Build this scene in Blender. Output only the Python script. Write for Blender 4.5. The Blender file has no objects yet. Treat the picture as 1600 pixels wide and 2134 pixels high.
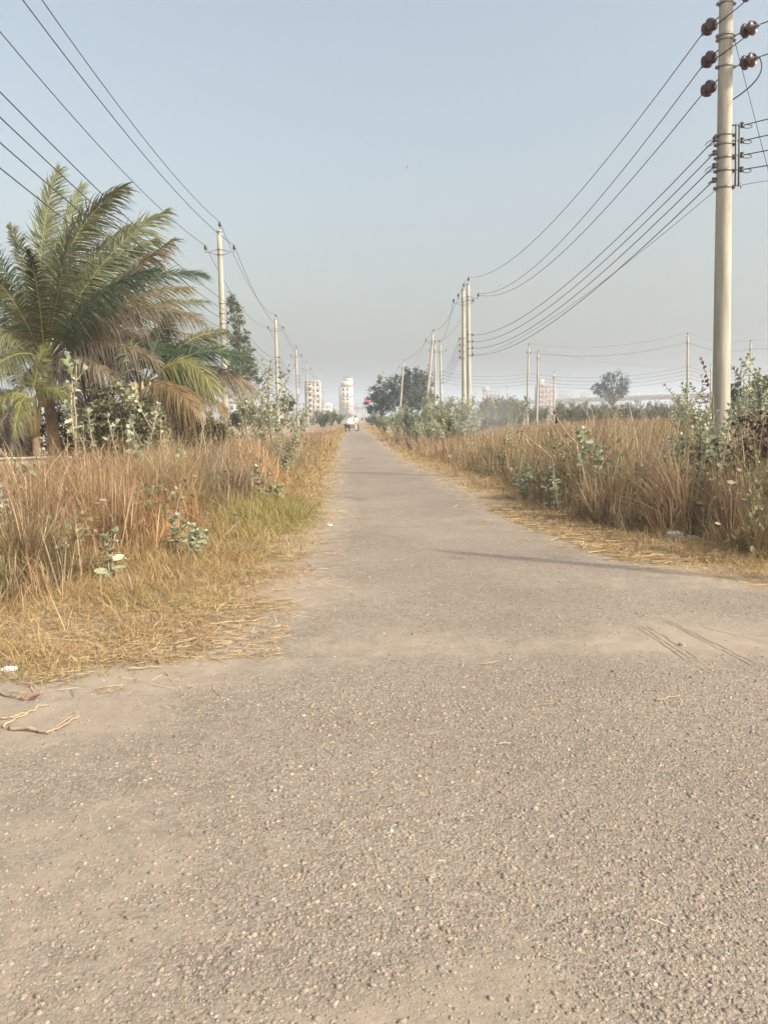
import bpy, bmesh, math, random
import numpy as np
from mathutils import Vector, Matrix, Euler, noise as mnoise
R = math.radians
rng = np.random.default_rng(7)
random.seed(7)
scene = bpy.context.scene
COL = scene.collection

# ------------------------------------------------------------------ camera
F, CX, CY = 1606.0, 800.0, 1067.0
EYE = Vector((0, 0, 1.6))
ROT = (Matrix.Rotation(R(-2.3), 3, 'Z') @ Matrix.Rotation(R(90 - 7.06), 3, 'X') @ Matrix.Rotation(R(-0.5), 3, 'Z'))
cam_d = bpy.data.cameras.new('camera')
cam_d.sensor_fit = 'VERTICAL'; cam_d.sensor_height = 36.0; cam_d.lens = 36.0 * F / 2134.0
cam_d.clip_start = 0.05; cam_d.clip_end = 9000
cam = bpy.data.objects.new('camera', cam_d); COL.objects.link(cam)
cam.matrix_world = Matrix.Translation(EYE) @ ROT.to_4x4()
scene.camera = cam

def ray(px, py):
    return ROT @ Vector(((px - CX) / F, (CY - py) / F, -1.0))
def at(px, py, Y):
    d = ray(px, py); return EYE + d * (Y / d.y)
def ground(px, py, z=0.0):
    d = ray(px, py); return EYE + d * ((z - EYE.z) / d.z)
def foot(px, Y):
    p = at(px, 868, Y); return Vector((p.x, Y, 0.0))

# ------------------------------------------------------------------ helpers
def tag(o, label=None, cat=None, group=None, kind=None):
    if label: o['label'] = label
    if cat: o['category'] = cat
    if group: o['group'] = group
    if kind: o['kind'] = kind
    return o
def empty(name, loc=(0, 0, 0), label=None, cat=None, group=None, rz=0.0):
    o = bpy.data.objects.new(name, None); COL.objects.link(o)
    o.location = loc; o.rotation_euler = (0, 0, rz); o.empty_display_size = .2
    return tag(o, label, cat, group)
def copy_tree(o, parent=None):
    c = o.copy(); COL.objects.link(c)
    if parent: c.parent = parent
    for ch in list(o.children): copy_tree(ch, c)
    return c

def np_mesh(name, V, Fq, mat=None, col=None, parent=None, smooth=False, extra=None):
    """V (n,3), Fq: array (m,k) or list of such arrays"""
    V = np.ascontiguousarray(V, dtype=np.float32)
    if not isinstance(Fq, list): Fq = [Fq]
    Fq = [np.asarray(f, dtype=np.int32) for f in Fq if len(f)]
    me = bpy.data.meshes.new(name)
    me.vertices.add(len(V)); me.vertices.foreach_set('co', V.ravel())
    loops = np.concatenate([f.ravel() for f in Fq])
    tot = np.concatenate([np.full(len(f), f.shape[1], dtype=np.int32) for f in Fq])
    start = np.concatenate([[0], np.cumsum(tot)[:-1]]).astype(np.int32)
    me.loops.add(len(loops)); me.loops.foreach_set('vertex_index', loops)
    me.polygons.add(len(tot)); me.polygons.foreach_set('loop_start', start)
    try: me.polygons.foreach_set('loop_total', tot)
    except Exception: pass
    if smooth: me.polygons.foreach_set('use_smooth', np.ones(len(tot), dtype=bool))
    if col is not None:
        a = me.attributes.new('col', 'FLOAT_COLOR', 'POINT')
        c4 = np.ones((len(V), 4), dtype=np.float32); c4[:, :3] = col
        a.data.foreach_set('color', c4.ravel())
    if extra:
        for k, v in extra.items():
            a = me.attributes.new(k, 'FLOAT', 'POINT'); a.data.foreach_set('value', np.asarray(v, dtype=np.float32))
    me.update(calc_edges=True)
    if mat: me.materials.append(mat)
    o = bpy.data.objects.new(name, me); COL.objects.link(o)
    if parent: o.parent = parent
    return o

class MB:
    """collects simple shapes, links them as one mesh object"""
    def __init__(s): s.v = []; s.f4 = []; s.f3 = []; s.c = []; s.n = 0
    def add(s, V, f4=(), f3=(), col=(.5, .5, .5)):
        V = np.asarray(V, dtype=float).reshape(-1, 3)
        s.v.append(V)
        c = np.asarray(col, dtype=float)
        s.c.append(np.tile(c, (len(V), 1)) if c.ndim == 1 else c)
        if len(f4): s.f4.append(np.asarray(f4) + s.n)
        if len(f3): s.f3.append(np.asarray(f3) + s.n)
        s.n += len(V); return s
    def box(s, lo, hi, col=(.5, .5, .5), M=None):
        x0, y0, z0 = lo; x1, y1, z1 = hi
        V = np.array([(x0, y0, z0), (x1, y0, z0), (x1, y1, z0), (x0, y1, z0), (x0, y0, z1), (x1, y0, z1), (x1, y1, z1), (x0, y1, z1)], float)
        if M is not None: V = np.array([M @ Vector(p) for p in V])
        return s.add(V, [(3, 2, 1, 0), (4, 5, 6, 7), (0, 1, 5, 4), (1, 2, 6, 5), (2, 3, 7, 6), (3, 0, 4, 7)], col=col)
    def tube(s, pts, rad, n=8, col=(.5, .5, .5), cap=True):
        P = np.array([tuple(p) for p in pts], float); m = len(P)
        rad = np.full(m, rad) if np.isscalar(rad) else np.asarray(rad, float)
        T = np.gradient(P, axis=0); T /= np.linalg.norm(T, axis=1, keepdims=True) + 1e-12
        ref = np.array([0, 0, 1.]) if abs(T[0, 2]) < .9 else np.array([0, 1., 0])
        V = []
        for i in range(m):
            a = np.cross(T[i], ref); a /= np.linalg.norm(a) + 1e-12; b = np.cross(T[i], a); ref = -b if False else ref
            th = np.arange(n) * 2 * np.pi / n
            V.append(P[i] + rad[i] * (np.outer(np.cos(th), a) + np.outer(np.sin(th), b)))
        V = np.concatenate(V)
        f = [(i * n + j, i * n + (j + 1) % n, (i + 1) * n + (j + 1) % n, (i + 1) * n + j) for i in range(m - 1) for j in range(n)]
        f3 = []
        if cap:
            V = np.concatenate([V, P[:1], P[-1:]]); k = m * n
            f3 = [(k, (j + 1) % n, j) for j in range(n)] + [(k + 1, (m - 1) * n + j, (m - 1) * n + (j + 1) % n) for j in range(n)]
        return s.add(V, f, f3, col)
    def lathe(s, prof, n=12, M=None, col=(.5, .5, .5)):
        """prof: list of (r,z)"""
        m = len(prof); th = np.arange(n) * 2 * np.pi / n
        V = np.concatenate([np.stack([r * np.cos(th), r * np.sin(th), np.full(n, z)], 1) for r, z in prof])
        if M is not None: V = np.array([M @ Vector(p) for p in V])
        f = [(i * n + j, i * n + (j + 1) % n, (i + 1) * n + (j + 1) % n, (i + 1) * n + j) for i in range(m - 1) for j in range(n)]
        return s.add(V, f, col=col)
    def build(s, name, mat, parent=None, smooth=False):
        V = np.concatenate(s.v); fl = []
        if s.f4: fl.append(np.concatenate(s.f4))
        if s.f3: fl.append(np.concatenate(s.f3))
        return np_mesh(name, V, fl, mat, np.concatenate(s.c), parent, smooth)

def fbm(x, y, s, seed=0.0, oct=3):
    return np.array([mnoise.fractal(Vector((a * s + seed, b * s - seed, seed)), 1.0, 2.0, oct) for a, b in zip(np.ravel(x), np.ravel(y))])

# ------------------------------------------------------------------ materials
def new_mat(name):
    m = bpy.data.materials.new(name); m.use_nodes = True
    nt = m.node_tree; nt.nodes.clear()
    out = nt.nodes.new('ShaderNodeOutputMaterial')
    return m, nt, out
def N(nt, t, **kw):
    n = nt.nodes.new(t)
    for k, v in kw.items():
        if k in n.inputs: n.inputs[k].default_value = v
        else: setattr(n, k, v)
    return n
def ramp(nt, src, stops):
    r = nt.nodes.new('ShaderNodeValToRGB'); e = r.color_ramp.elements
    while len(e) < len(stops): e.new(.5)
    for el, (p, c) in zip(e, stops): el.position = p; el.color = (*c, 1) if len(c) == 3 else c
    nt.links.new(src, r.inputs[0]); return r
def mixc(nt, fac, a, b, blend='MIX'):
    m = nt.nodes.new('ShaderNodeMix'); m.data_type = 'RGBA'; m.blend_type = blend
    for sock, v in ((m.inputs[0], fac), (m.inputs[6], a), (m.inputs[7], b)):
        if hasattr(v, 'links') or isinstance(v, bpy.types.NodeSocket): nt.links.new(v, sock)
        else: sock.default_value = v if np.isscalar(v) else (*v, 1)
    return m.outputs[2]

def mat_solid(name, col, rough=.7, var=.25, scale=6.0, bump=0.0, bscale=40.0, metal=0.0, streak=False, spec=.5):
    m, nt, out = new_mat(name); L = nt.links.new
    tc = N(nt, 'ShaderNodeTexCoord'); mp = N(nt, 'ShaderNodeMapping')
    L(tc.outputs['Object'], mp.inputs[0])
    if streak: mp.inputs['Scale'].default_value = (3, 3, .25)
    nz = N(nt, 'ShaderNodeTexNoise', Scale=scale, Detail=6.0, Roughness=.65); L(mp.outputs[0], nz.inputs['Vector'])
    lo = tuple(c * (1 - var) for c in col); hi = tuple(min(1, c * (1 + var)) for c in col)
    rp = ramp(nt, nz.outputs[0], [(.3, lo), (.7, hi)])
    b = N(nt, 'ShaderNodeBsdfPrincipled', Roughness=rough, Metallic=metal)
    b.inputs['Specular IOR Level'].default_value = spec
    L(rp.outputs[0], b.inputs['Base Color'])
    if bump:
        n2 = N(nt, 'ShaderNodeTexNoise', Scale=bscale, Detail=5.0); L(tc.outputs['Object'], n2.inputs['Vector'])
        bp = N(nt, 'ShaderNodeBump', Strength=bump, Distance=.01); L(n2.outputs[0], bp.inputs['Height']); L(bp.outputs[0], b.inputs['Normal'])
    L(b.outputs[0], out.inputs[0]); return m
def mat_attr(name, rough=.6, trans=.3, var=.15, scale=3.0, spec=.3):
    m, nt, out = new_mat(name); L = nt.links.new
    at_ = N(nt, 'ShaderNodeAttribute', attribute_name='col')
    tc = N(nt, 'ShaderNodeTexCoord'); nz = N(nt, 'ShaderNodeTexNoise', Scale=scale, Detail=4.0); L(tc.outputs['Object'], nz.inputs['Vector'])
    rp = ramp(nt, nz.outputs[0], [(.3, (1 - var,) * 3), (.7, (1 + var,) * 3)])
    c = mixc(nt, 1.0, at_.outputs['Color'], rp.outputs[0], 'MULTIPLY')
    b = N(nt, 'ShaderNodeBsdfPrincipled', Roughness=rough); b.inputs['Specular IOR Level'].default_value = spec
    L(c, b.inputs['Base Color'])
    if trans > 0:
        t = N(nt, 'ShaderNodeBsdfTranslucent'); L(c, t.inputs[0])
        mx = N(nt, 'ShaderNodeMixShader'); mx.inputs[0].default_value = trans
        L(b.outputs[0], mx.inputs[1]); L(t.outputs[0], mx.inputs[2]); L(mx.outputs[0], out.inputs[0])
    else: L(b.outputs[0], out.inputs[0])
    return m

M_GRASS = mat_attr('dry grass', .75, .25, .12, 1.2, .15)
M_LEAF = mat_attr('waxy grey green leaves', .55, .22, .12, 5.0, .35)
M_FOLI = mat_attr('tree foliage', .6, .25, .15, 1.0, .2)
M_PALM = mat_attr('palm leaflets', .45, .3, .12, 2.0, .45)
M_STEM = mat_solid('woody stem', (.33, .27, .19), .8, .25, 12, .3)
M_BARK = mat_solid('bark', (.2, .16, .12), .85, .35, 8, .6, 20)
M_PTRUNK = mat_solid('palm trunk', (.27, .185, .12), .85, .35, 5, .6, 18)
M_CONC = mat_solid('spun concrete', (.40, .375, .31), .8, .28, 2.6, .2, 60, streak=True, spec=.25)
M_CONCB = mat_solid('weathered concrete', (.40, .36, .30), .9, .25, 3.0, .4, 30)
M_IRON = mat_solid('dull galvanised iron', (.23, .22, .21), .55, .25, 14, metal=.6)
M_WIRE = mat_solid('oxidised conductor', (.06, .06, .062), .6, .15, 2, metal=.0)
M_PORC = mat_solid('brown glazed porcelain', (.075, .035, .03), .22, .3, 8, spec=.6)
M_PORCD = mat_solid('dark porcelain', (.06, .05, .05), .3, .2, 8)
M_CREAM = mat_solid('cream painted plaster', (.60, .54, .44), .85, .06, .6)
M_PALE = mat_solid('pale weathered plaster', (.50, .43, .39), .9, .12, .5)
M_WHITE = mat_solid('white painted plaster', (.58, .57, .55), .85, .08, .6)
M_REDBAND = mat_solid('terracotta band', (.40, .24, .18), .85, .1, 1)
M_GLASS = mat_solid('dark window glass', (.07, .08, .09), .15, .2, .3)
M_FRAME = mat_solid('window frame paint', (.45, .42, .38), .6, .1, 2)
M_BRICK = mat_solid('raw brick infill', (.40, .22, .16), .9, .2, .8)
M_CONCF = mat_solid('raw concrete frame', (.42, .38, .34), .9, .15, .5)
M_VIAD = mat_solid('viaduct concrete', (.66, .63, .58), .85, .08, .1)
M_PLASTIC = mat_solid('white plastic film', (.8, .8, .8), .35, .06, 10, .5, 25)
M_GREENP = mat_solid('green plastic film', (.02, .30, .12), .3, .25, 12, .5, 30)
M_PINK = mat_solid('pink printed board', (.75, .16, .22), .6, .15, .6)
M_SACK = mat_solid('woven white sack', (.78, .76, .72), .8, .08, 12, .3, 60)
M_CARTW = mat_solid('worn cart wood', (.20, .13, .08), .8, .3, 8)
M_RUBBER = mat_solid('black rubber', (.03, .03, .03), .8, .2, 8)
M_SKIN = mat_solid('brown skin', (.22, .12, .08), .55, .08, 10)
M_SHIRT = mat_solid('cream cotton shirt', (.72, .66, .52), .9, .08, 8)
M_TROUS = mat_solid('beige cotton trousers', (.52, .44, .31), .9, .1, 8)
M_HAIR = mat_solid('black hair', (.015, .012, .01), .6, .2, 30)
M_STICK = mat_solid('dead twig', (.34, .26, .18), .85, .25, 20, .4)
M_PAPER = mat_solid('white scrap', (.82, .81, .78), .7, .05, 15)
M_DEADLEAF = mat_solid('dead red brown leaf', (.28, .12, .05), .7, .25, 20)
M_AIR = mat_solid('white aircraft paint', (.5, .51, .52), .35, .04, .2)

# road and soil
def mat_soil():
    m, nt, out = new_mat('dry sandy soil'); L = nt.links.new
    tc = N(nt, 'ShaderNodeTexCoord')
    n1 = N(nt, 'ShaderNodeTexNoise', Scale=.35, Detail=8.0, Roughness=.65); L(tc.outputs['Object'], n1.inputs['Vector'])
    n2 = N(nt, 'ShaderNodeTexNoise', Scale=9.0, Detail=8.0, Roughness=.75); L(tc.outputs['Object'], n2.inputs['Vector'])
    a = ramp(nt, n1.outputs[0], [(.3, (.30, .235, .16)), (.7, (.42, .34, .245))])
    b_ = ramp(nt, n2.outputs[0], [(.3, (.75, .73, .7)), (.7, (1.15, 1.15, 1.15))])
    c = mixc(nt, 1.0, a.outputs[0], b_.outputs[0], 'MULTIPLY')
    b = N(nt, 'ShaderNodeBsdfPrincipled', Roughness=.95); b.inputs['Specular IOR Level'].default_value = .1
    L(c, b.inputs['Base Color'])
    n3 = N(nt, 'ShaderNodeTexNoise', Scale=45.0, Detail=6.0, Roughness=.7); L(tc.outputs['Object'], n3.inputs['Vector'])
    bp = N(nt, 'ShaderNodeBump', Strength=.5, Distance=.02); L(n3.outputs[0], bp.inputs['Height']); L(bp.outputs[0], b.inputs['Normal'])
    L(b.outputs[0], out.inputs[0]); return m
def mat_road():
    m, nt, out = new_mat('dusty chip seal'); L = nt.links.new
    tc = N(nt, 'ShaderNodeTexCoord'); OB = tc.outputs['Object']
    du = N(nt, 'ShaderNodeAttribute', attribute_name='dust')
    # warped coords so that no cell pattern repeats
    wz = N(nt, 'ShaderNodeTexNoise', Scale=30.0, Detail=3.0); L(OB, wz.inputs['Vector'])
    ws = N(nt, 'ShaderNodeVectorMath', operation='SCALE'); ws.inputs['Scale'].default_value = .02; L(wz.outputs['Color'], ws.inputs[0])
    wa = N(nt, 'ShaderNodeVectorMath', operation='ADD'); L(OB, wa.inputs[0]); L(ws.outputs[0], wa.inputs[1])
    v1 = N(nt, 'ShaderNodeTexVoronoi', Scale=62.0, Randomness=1.0); L(wa.outputs[0], v1.inputs['Vector'])
    v2 = N(nt, 'ShaderNodeTexVoronoi', Scale=120.0, Randomness=1.0); L(wa.outputs[0], v2.inputs['Vector'])
    big = N(nt, 'ShaderNodeTexNoise', Scale=.55, Detail=8.0, Roughness=.62); L(OB, big.inputs['Vector'])
    mid = N(nt, 'ShaderNodeTexNoise', Scale=5.0, Detail=9.0, Roughness=.72); L(OB, mid.inputs['Vector'])
    tar = ramp(nt, big.outputs[0], [(.3, (.226, .189, .153)), (.7, (.304, .259, .208))])
    sep = N(nt, 'ShaderNodeSeparateColor'); L(v1.outputs['Color'], sep.inputs[0])
    chip = ramp(nt, sep.outputs[0], [(0, (.74, .73, .72)), (.55, (1.0, .99, .97)), (.95, (1.16, 1.15, 1.12)), (1, (1.45, 1.43, 1.38))])
    c1 = mixc(nt, 1.0, tar.outputs[0], chip.outputs[0], 'MULTIPLY')
    sand = ramp(nt, mid.outputs[0], [(.3, (.285, .235, .175)), (.72, (.375, .315, .24))])
    # dust fraction: attribute + noise
    ad = N(nt, 'ShaderNodeMath', operation='ADD'); L(du.outputs['Fac'], ad.inputs[0])
    mm = N(nt, 'ShaderNodeMath', operation='MULTIPLY_ADD'); L(mid.outputs[0], mm.inputs[0]); mm.inputs[1].default_value = 1.5; mm.inputs[2].default_value = -.75
    L(mm.outputs[0], ad.inputs[1])
    fac = ramp(nt, ad.outputs[0], [(.25, (0, 0, 0)), (.95, (1, 1, 1))])
    c2 = mixc(nt, fac.outputs[0], c1, sand.outputs[0])
    b = N(nt, 'ShaderNodeBsdfPrincipled', Roughness=.88); b.inputs['Specular IOR Level'].default_value = .2
    L(c2, b.inputs['Base Color'])
    inv = N(nt, 'ShaderNodeMath', operation='SUBTRACT'); inv.inputs[0].default_value = 1.0; L(fac.outputs[0], inv.inputs[1])
    hs = N(nt, 'ShaderNodeMath', operation='MULTIPLY_ADD'); L(v2.outputs['Distance'], hs.inputs[0]); hs.inputs[1].default_value = -.5; 
    hm = N(nt, 'ShaderNodeMath', operation='MULTIPLY'); L(v1.outputs['Distance'], hm.inputs[0]); hm.inputs[1].default_value = -1.0
    L(hm.outputs[0], hs.inputs[2])
    hx = N(nt, 'ShaderNodeMath', operation='MULTIPLY_ADD'); L(hs.outputs[0], hx.inputs[0]); L(inv.outputs[0], hx.inputs[1])
    fz = N(nt, 'ShaderNodeTexNoise', Scale=160.0, Detail=4.0, Roughness=.7); L(OB, fz.inputs['Vector'])
    fm = N(nt, 'ShaderNodeMath', operation='MULTIPLY'); L(fz.outputs[0], fm.inputs[0]); fm.inputs[1].default_value = .5
    L(fm.outputs[0], hx.inputs[2])
    bp = N(nt, 'ShaderNodeBump', Strength=.6, Distance=.010); L(hx.outputs[0], bp.inputs['Height']); L(bp.outputs[0], b.inputs['Normal'])
    L(b.outputs[0], out.inputs[0]); return m
M_SOIL = mat_soil(); M_ROAD = mat_road()

# ------------------------------------------------------------------ light, sky, haze
SUN_EL, SUN_AZ = 36.0, 123.0
to_sun = Vector((math.sin(R(SUN_AZ)) * math.cos(R(SUN_EL)), math.cos(R(SUN_AZ)) * math.cos(R(SUN_EL)), math.sin(R(SUN_EL))))
sl = bpy.data.lights.new('sun', 'SUN'); sl.energy = 2.75; sl.angle = R(.9); sl.color = (1.0, .91, .78)
so = bpy.data.objects.new('sun', sl); COL.objects.link(so); so.location = to_sun * 60
so.rotation_euler = (-to_sun).to_track_quat('-Z', 'Y').to_euler()
w = bpy.data.worlds.new('World'); scene.world = w; w.use_nodes = True
nt = w.node_tree; nt.nodes.clear()
wo = nt.nodes.new('ShaderNodeOutputWorld'); bg = nt.nodes.new('ShaderNodeBackground'); sky = nt.nodes.new('ShaderNodeTexSky')
sky.sky_type = 'NISHITA'; sky.sun_disc = False; sky.sun_elevation = R(SUN_EL); sky.sun_rotation = R(SUN_AZ)
sky.air_density = 1.6; sky.dust_density = 7.0; sky.ozone_density = 1.0; sky.altitude = 0
bg.inputs[1].default_value = .15
hs = nt.nodes.new('ShaderNodeHueSaturation'); hs.inputs['Saturation'].default_value = .66; hs.inputs['Hue'].default_value = .498
nt.links.new(sky.outputs[0], hs.inputs['Color']); nt.links.new(hs.outputs[0], bg.inputs[0]); nt.links.new(bg.outputs[0], wo.inputs[0])
scene.view_settings.view_transform = 'Standard'; scene.view_settings.look = 'None'
scene.view_settings.exposure = 0.62; scene.view_settings.gamma = 1.0; scene.view_settings.use_curve_mapping = False
scene.render.engine = 'CYCLES'
scene.cycles.use_denoising = True
scene.cycles.max_bounces = 6; scene.cycles.diffuse_bounces = 3; scene.cycles.glossy_bounces = 2
scene.cycles.transmission_bounces = 3; scene.cycles.volume_bounces = 1; scene.cycles.transparent_max_bounces = 6

GS = 2200.0
HAZE_TOP = 60.0
hm = MB().box((-GS - 60, -500, -1.0), (GS + 60, GS + 60, HAZE_TOP)).build('haze', None)
m, nt, out = new_mat('pale winter haze')
pv = N(nt, 'ShaderNodeVolumePrincipled'); pv.inputs['Color'].default_value = (.78, .878, 1.0, 1)
pv.inputs['Density'].default_value = .00092; pv.inputs['Anisotropy'].default_value = 0.2
nt.links.new(pv.outputs[0], out.inputs['Volume'])
hm.data.materials.append(m); tag(hm, 'pale winter haze over the fields', None, None, 'stuff')
HAZE = hm

# ------------------------------------------------------------------ outlines of road and verges (metres, as functions of depth y)
def curve_from(px):
    P = sorted([(ground(a, b).y, ground(a, b).x) for a, b in px]); return np.array([p[0] for p in P]), np.array([p[1] for p in P])
RL = curve_from([(724, 893), (713, 925), (704, 965), (698, 1000), (690, 1050), (676, 1095), (655, 1150), (625, 1210), (560, 1280), (400, 1385), (240, 1402), (60, 1412), (-260, 1416)])
RRt = curve_from([(754, 893), (787, 925), (845, 962), (925, 1000), (1010, 1050), (1110, 1100), (1240, 1150), (1400, 1190), (1600, 1228), (2000, 1262)])
def ext(c, y):
    Y, X = c
    y = np.asarray(y, float); return np.interp(y, Y, X)
def road_l(y):
    y = np.asarray(y, float); v = ext(RL, y); return np.where(y > RL[0][-1], RL[1][-1], np.where(y < RL[0][0], -14.0, v))
def road_r(y):
    y = np.asarray(y, float); v = ext(RRt, y); return np.where(y > RRt[0][-1], RRt[1][-1], np.where(y < RRt[0][0], 16.0, v))
TL = curve_from([(0, 1268), (110, 1250), (230, 1198), (330, 1158), (430, 1118), (500, 1070), (600, 1012), (655, 960), (692, 915), (716, 893)])
TR = curve_from([(1600, 1175), (1450, 1135), (1300, 1108), (1180, 1086), (1110, 1050), (1060, 1012), (925, 968), (862, 945), (805, 905), (765, 886)])
def tall_l(y): return np.where(np.asarray(y) < TL[0][0], -99.0, ext(TL, y))
def tall_r(y): return np.where(np.asarray(y) < TR[0][0], 99.0, ext(TR, y))

# ground sheet
def sheet(name, xs, ys, z, mat):
    X, Y = np.meshgrid(xs, ys); V = np.stack([X.ravel(), Y.ravel(), np.full(X.size, z)], 1)
    nx, ny = len(xs), len(ys); i = np.arange(nx * ny).reshape(ny, nx)
    f = np.stack([i[:-1, :-1].ravel(), i[:-1, 1:].ravel(), i[1:, 1:].ravel(), i[1:, :-1].ravel()], 1)
    return np_mesh(name, V, f, mat)
g = sheet('ground', np.linspace(-GS, GS, 12), np.linspace(-450, GS, 10), 0.0, M_SOIL); tag(g, kind='structure')

# road: one strip whose edges wander, and the cross road in front of it
YJ = float(RL[0][0]) + .12
def edges(y):
    y = np.asarray(y, float); z = y * 0
    l = np.where(y < YJ, -16.0, road_l(np.maximum(y, YJ)) + .10 * fbm(y, z, 1.7, 3.1) + .05 * fbm(y, z, 6, 9.1))
    r = road_r(y) + .12 * fbm(y, z + 5, 1.7, 5.2) + .05 * fbm(y, z, 6, 2.1); return l, r
BLOBS = []
def blob(px, py, rx, ry, amp, rot=0.0):
    c = ground(px, py); BLOBS.append((c.x, c.y, rx, ry, amp, math.cos(rot), math.sin(rot)))
blob(940, 1085, 1.0, .5, .5); blob(1010, 1100, .5, .22, .5); blob(740, 1060, .8, 1.6, .3)
blob(1450, 1330, 1.5, .42, .75); blob(1200, 1350, .8, .2, .35); blob(760, 1345, .7, .25, .4); blob(450, 1395, 1.0, .4, .55)
blob(1400, 1215, 1.2, .35, .45); blob(650, 1240, .6, .5, .35); blob(1500, 1260, .9, .18, -.25)
blob(980, 2060, .34, .2, .42, .5); blob(860, 2140, .6, .2, .4); blob(100, 1500, 1.2, .5, .7); blob(150, 1750, .9, .6, .4); blob(60, 2050, .6, .5, .4)
blob(1000, 1480, 1.1, .5, -.3); blob(1300, 1550, 1.2, .6, -.3); blob(1450, 1900, .5, .5, -.3); blob(700, 1620, .9, .5, -.1)
def dust_fn(x, y):
    x, y = np.asarray(x, float), np.asarray(y, float); shp = x.shape; x, y = x.ravel(), y.ravel(); yu, inv = np.unique(y, return_inverse=True)
    l, r = edges(yu); d = np.minimum(x - l[inv], r[inv] - x); v = np.clip(1 - d / .55, 0, 1) * .75
    # sand gathers along the mouth of the cross road as well
    v = np.maximum(v, .8 * np.exp(-((y - YJ) / .4) ** 2) * np.clip((-.6 - x) / .6, 0, 1))
    v = np.where(y > 40, v * .5, v)
    for (cx_, cy_, rx, ry, a_, ca, sa) in BLOBS:
        dx, dy = x - cx_, y - cy_; p, q = (dx * ca + dy * sa) / rx, (-dx * sa + dy * ca) / ry; v = v + a_ * np.exp(-(p * p + q * q))
    v = v + .16 * fbm(x, y, 2.6, 14.4, 4) + .10 * fbm(x, y, 9.0, 24.4, 3) + .22 * fbm(x, y, .8, 4.4, 4) + .14
    far = np.clip((y - 12) / 20, 0, 1); v = v * (1 - far) + (v * .4 + .25) * far
    return v.reshape(shp)
def road_sheet(name, X, Y):
    i = np.arange(X.size).reshape(X.shape); f = np.stack([i[:-1, :-1].ravel(), i[:-1, 1:].ravel(), i[1:, 1:].ravel(), i[1:, :-1].ravel()], 1)
    tag(np_mesh(name, np.stack([X.ravel(), Y.ravel(), np.full(X.size, .004)], 1), f, M_ROAD, extra={'dust': dust_fn(X, Y).ravel()}), kind='structure')
ys = np.concatenate([np.arange(YJ, 13, .05), np.arange(13, 40, .25), np.arange(40, 150, 1.5), np.arange(150, 620, 12)])
xl, xr = edges(ys + 1e-6); u = np.linspace(0, 1, 100)
road_sheet('road', xl[:, None] + u[None] * (xr - xl)[:, None], np.repeat(ys[:, None], 100, 1))
yc = np.concatenate([np.arange(-8, 1.2, .4), np.arange(1.2, YJ, .05), [YJ]]); xc = np.concatenate([np.arange(-16, -4, .5), np.arange(-4, 5, .06), np.arange(5, 16.1, .5)])
Xc, Yc = np.meshgrid(xc, yc); road_sheet('cross_road', Xc, Yc)

# loose and bedded chippings in front
dust_at = dust_fn
def stones(n, ylo, yhi, power, size):
    y = ylo + (yhi - ylo) * rng.random(n) ** power; x = (rng.random(n) * 2 - 1) * (y * .56 + .25) + .04 * y
    xl_, xr_ = np.where(y < YJ, -16.0, np.interp(y, ys, xl)), np.where(y < YJ, 16.0, np.interp(y, ys, xr))
    D = dust_at(x, y); keep = (x > xl_ + .05) & (x < xr_ - .05) & (rng.random(n) > np.clip(D * 1.05 - .05, 0, .9))
    x, y, D = x[keep], y[keep], D[keep]; n = len(x)
    ph = (1 + 5 ** .5) / 2
    ico = np.array([(-1, ph, 0), (1, ph, 0), (-1, -ph, 0), (1, -ph, 0), (0, -1, ph), (0, 1, ph), (0, -1, -ph), (0, 1, -ph), (ph, 0, -1), (ph, 0, 1), (-ph, 0, -1), (-ph, 0, 1)]) / 1.9
    fc = np.array([(0, 11, 5), (0, 5, 1), (0, 1, 7), (0, 7, 10), (0, 10, 11), (1, 5, 9), (5, 11, 4), (11, 10, 2), (10, 7, 6), (7, 1, 8), (3, 9, 4), (3, 4, 2), (3, 2, 6), (3, 6, 8), (3, 8, 9), (4, 9, 5), (2, 4, 11), (6, 2, 10), (8, 6, 7), (9, 8, 1)])
    s = size * np.exp(rng.normal(0, .42, n)); s = np.clip(s, size * .4, size * 2.6)
    sc = np.stack([s * rng.uniform(.8, 1.4, n), s * rng.uniform(.6, 1.0, n), s * rng.uniform(.35, .7, n)], 1)
    V = ico[None] * (1 + rng.uniform(-.22, .22, (n, 12, 1))) * sc[:, None, :]
    # tilt then spin
    a = rng.normal(0, .3, n); ca, sa = np.cos(a)[:, None], np.sin(a)[:, None]
    V = np.stack([V[..., 0] * ca - V[..., 2] * sa, V[..., 1], V[..., 0] * sa + V[..., 2] * ca], 2)
    a = rng.random(n) * 6.283; ca, sa = np.cos(a)[:, None], np.sin(a)[:, None]
    V = np.stack([V[..., 0] * ca - V[..., 1] * sa, V[..., 0] * sa + V[..., 1] * ca, V[..., 2]], 2)
    z = .004 + sc[:, 2] * rng.uniform(-.8, -.05, n)
    V = V + np.stack([x, y, z], 1)[:, None, :]
    base = np.array([.272, .232, .184]) ; g = np.exp(rng.normal(0, .15, n))[:, None]
    c = base * g * (1 + np.stack([rng.normal(.02, .05, n), rng.normal(0, .025, n), rng.normal(-.02, .06, n)], 1))
    wh = rng.random(n) < .006; c[wh] = np.array([.48, .44, .37]) * rng.uniform(.7, 1.1, (wh.sum(), 1))
    return V.reshape(-1, 3), (fc[None] + (np.arange(n) * 12)[:, None, None]).reshape(-1, 3), np.repeat(np.clip(c, .04, .8), 12, 0)
M_STONE = mat_attr('stone chippings', .85, 0.0, .2, 80, .25)
A = stones(46000, 1.55, 4.6, 1.25, .0058); B = stones(16000, 4.0, 8.5, 1.3, .0070)
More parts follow.
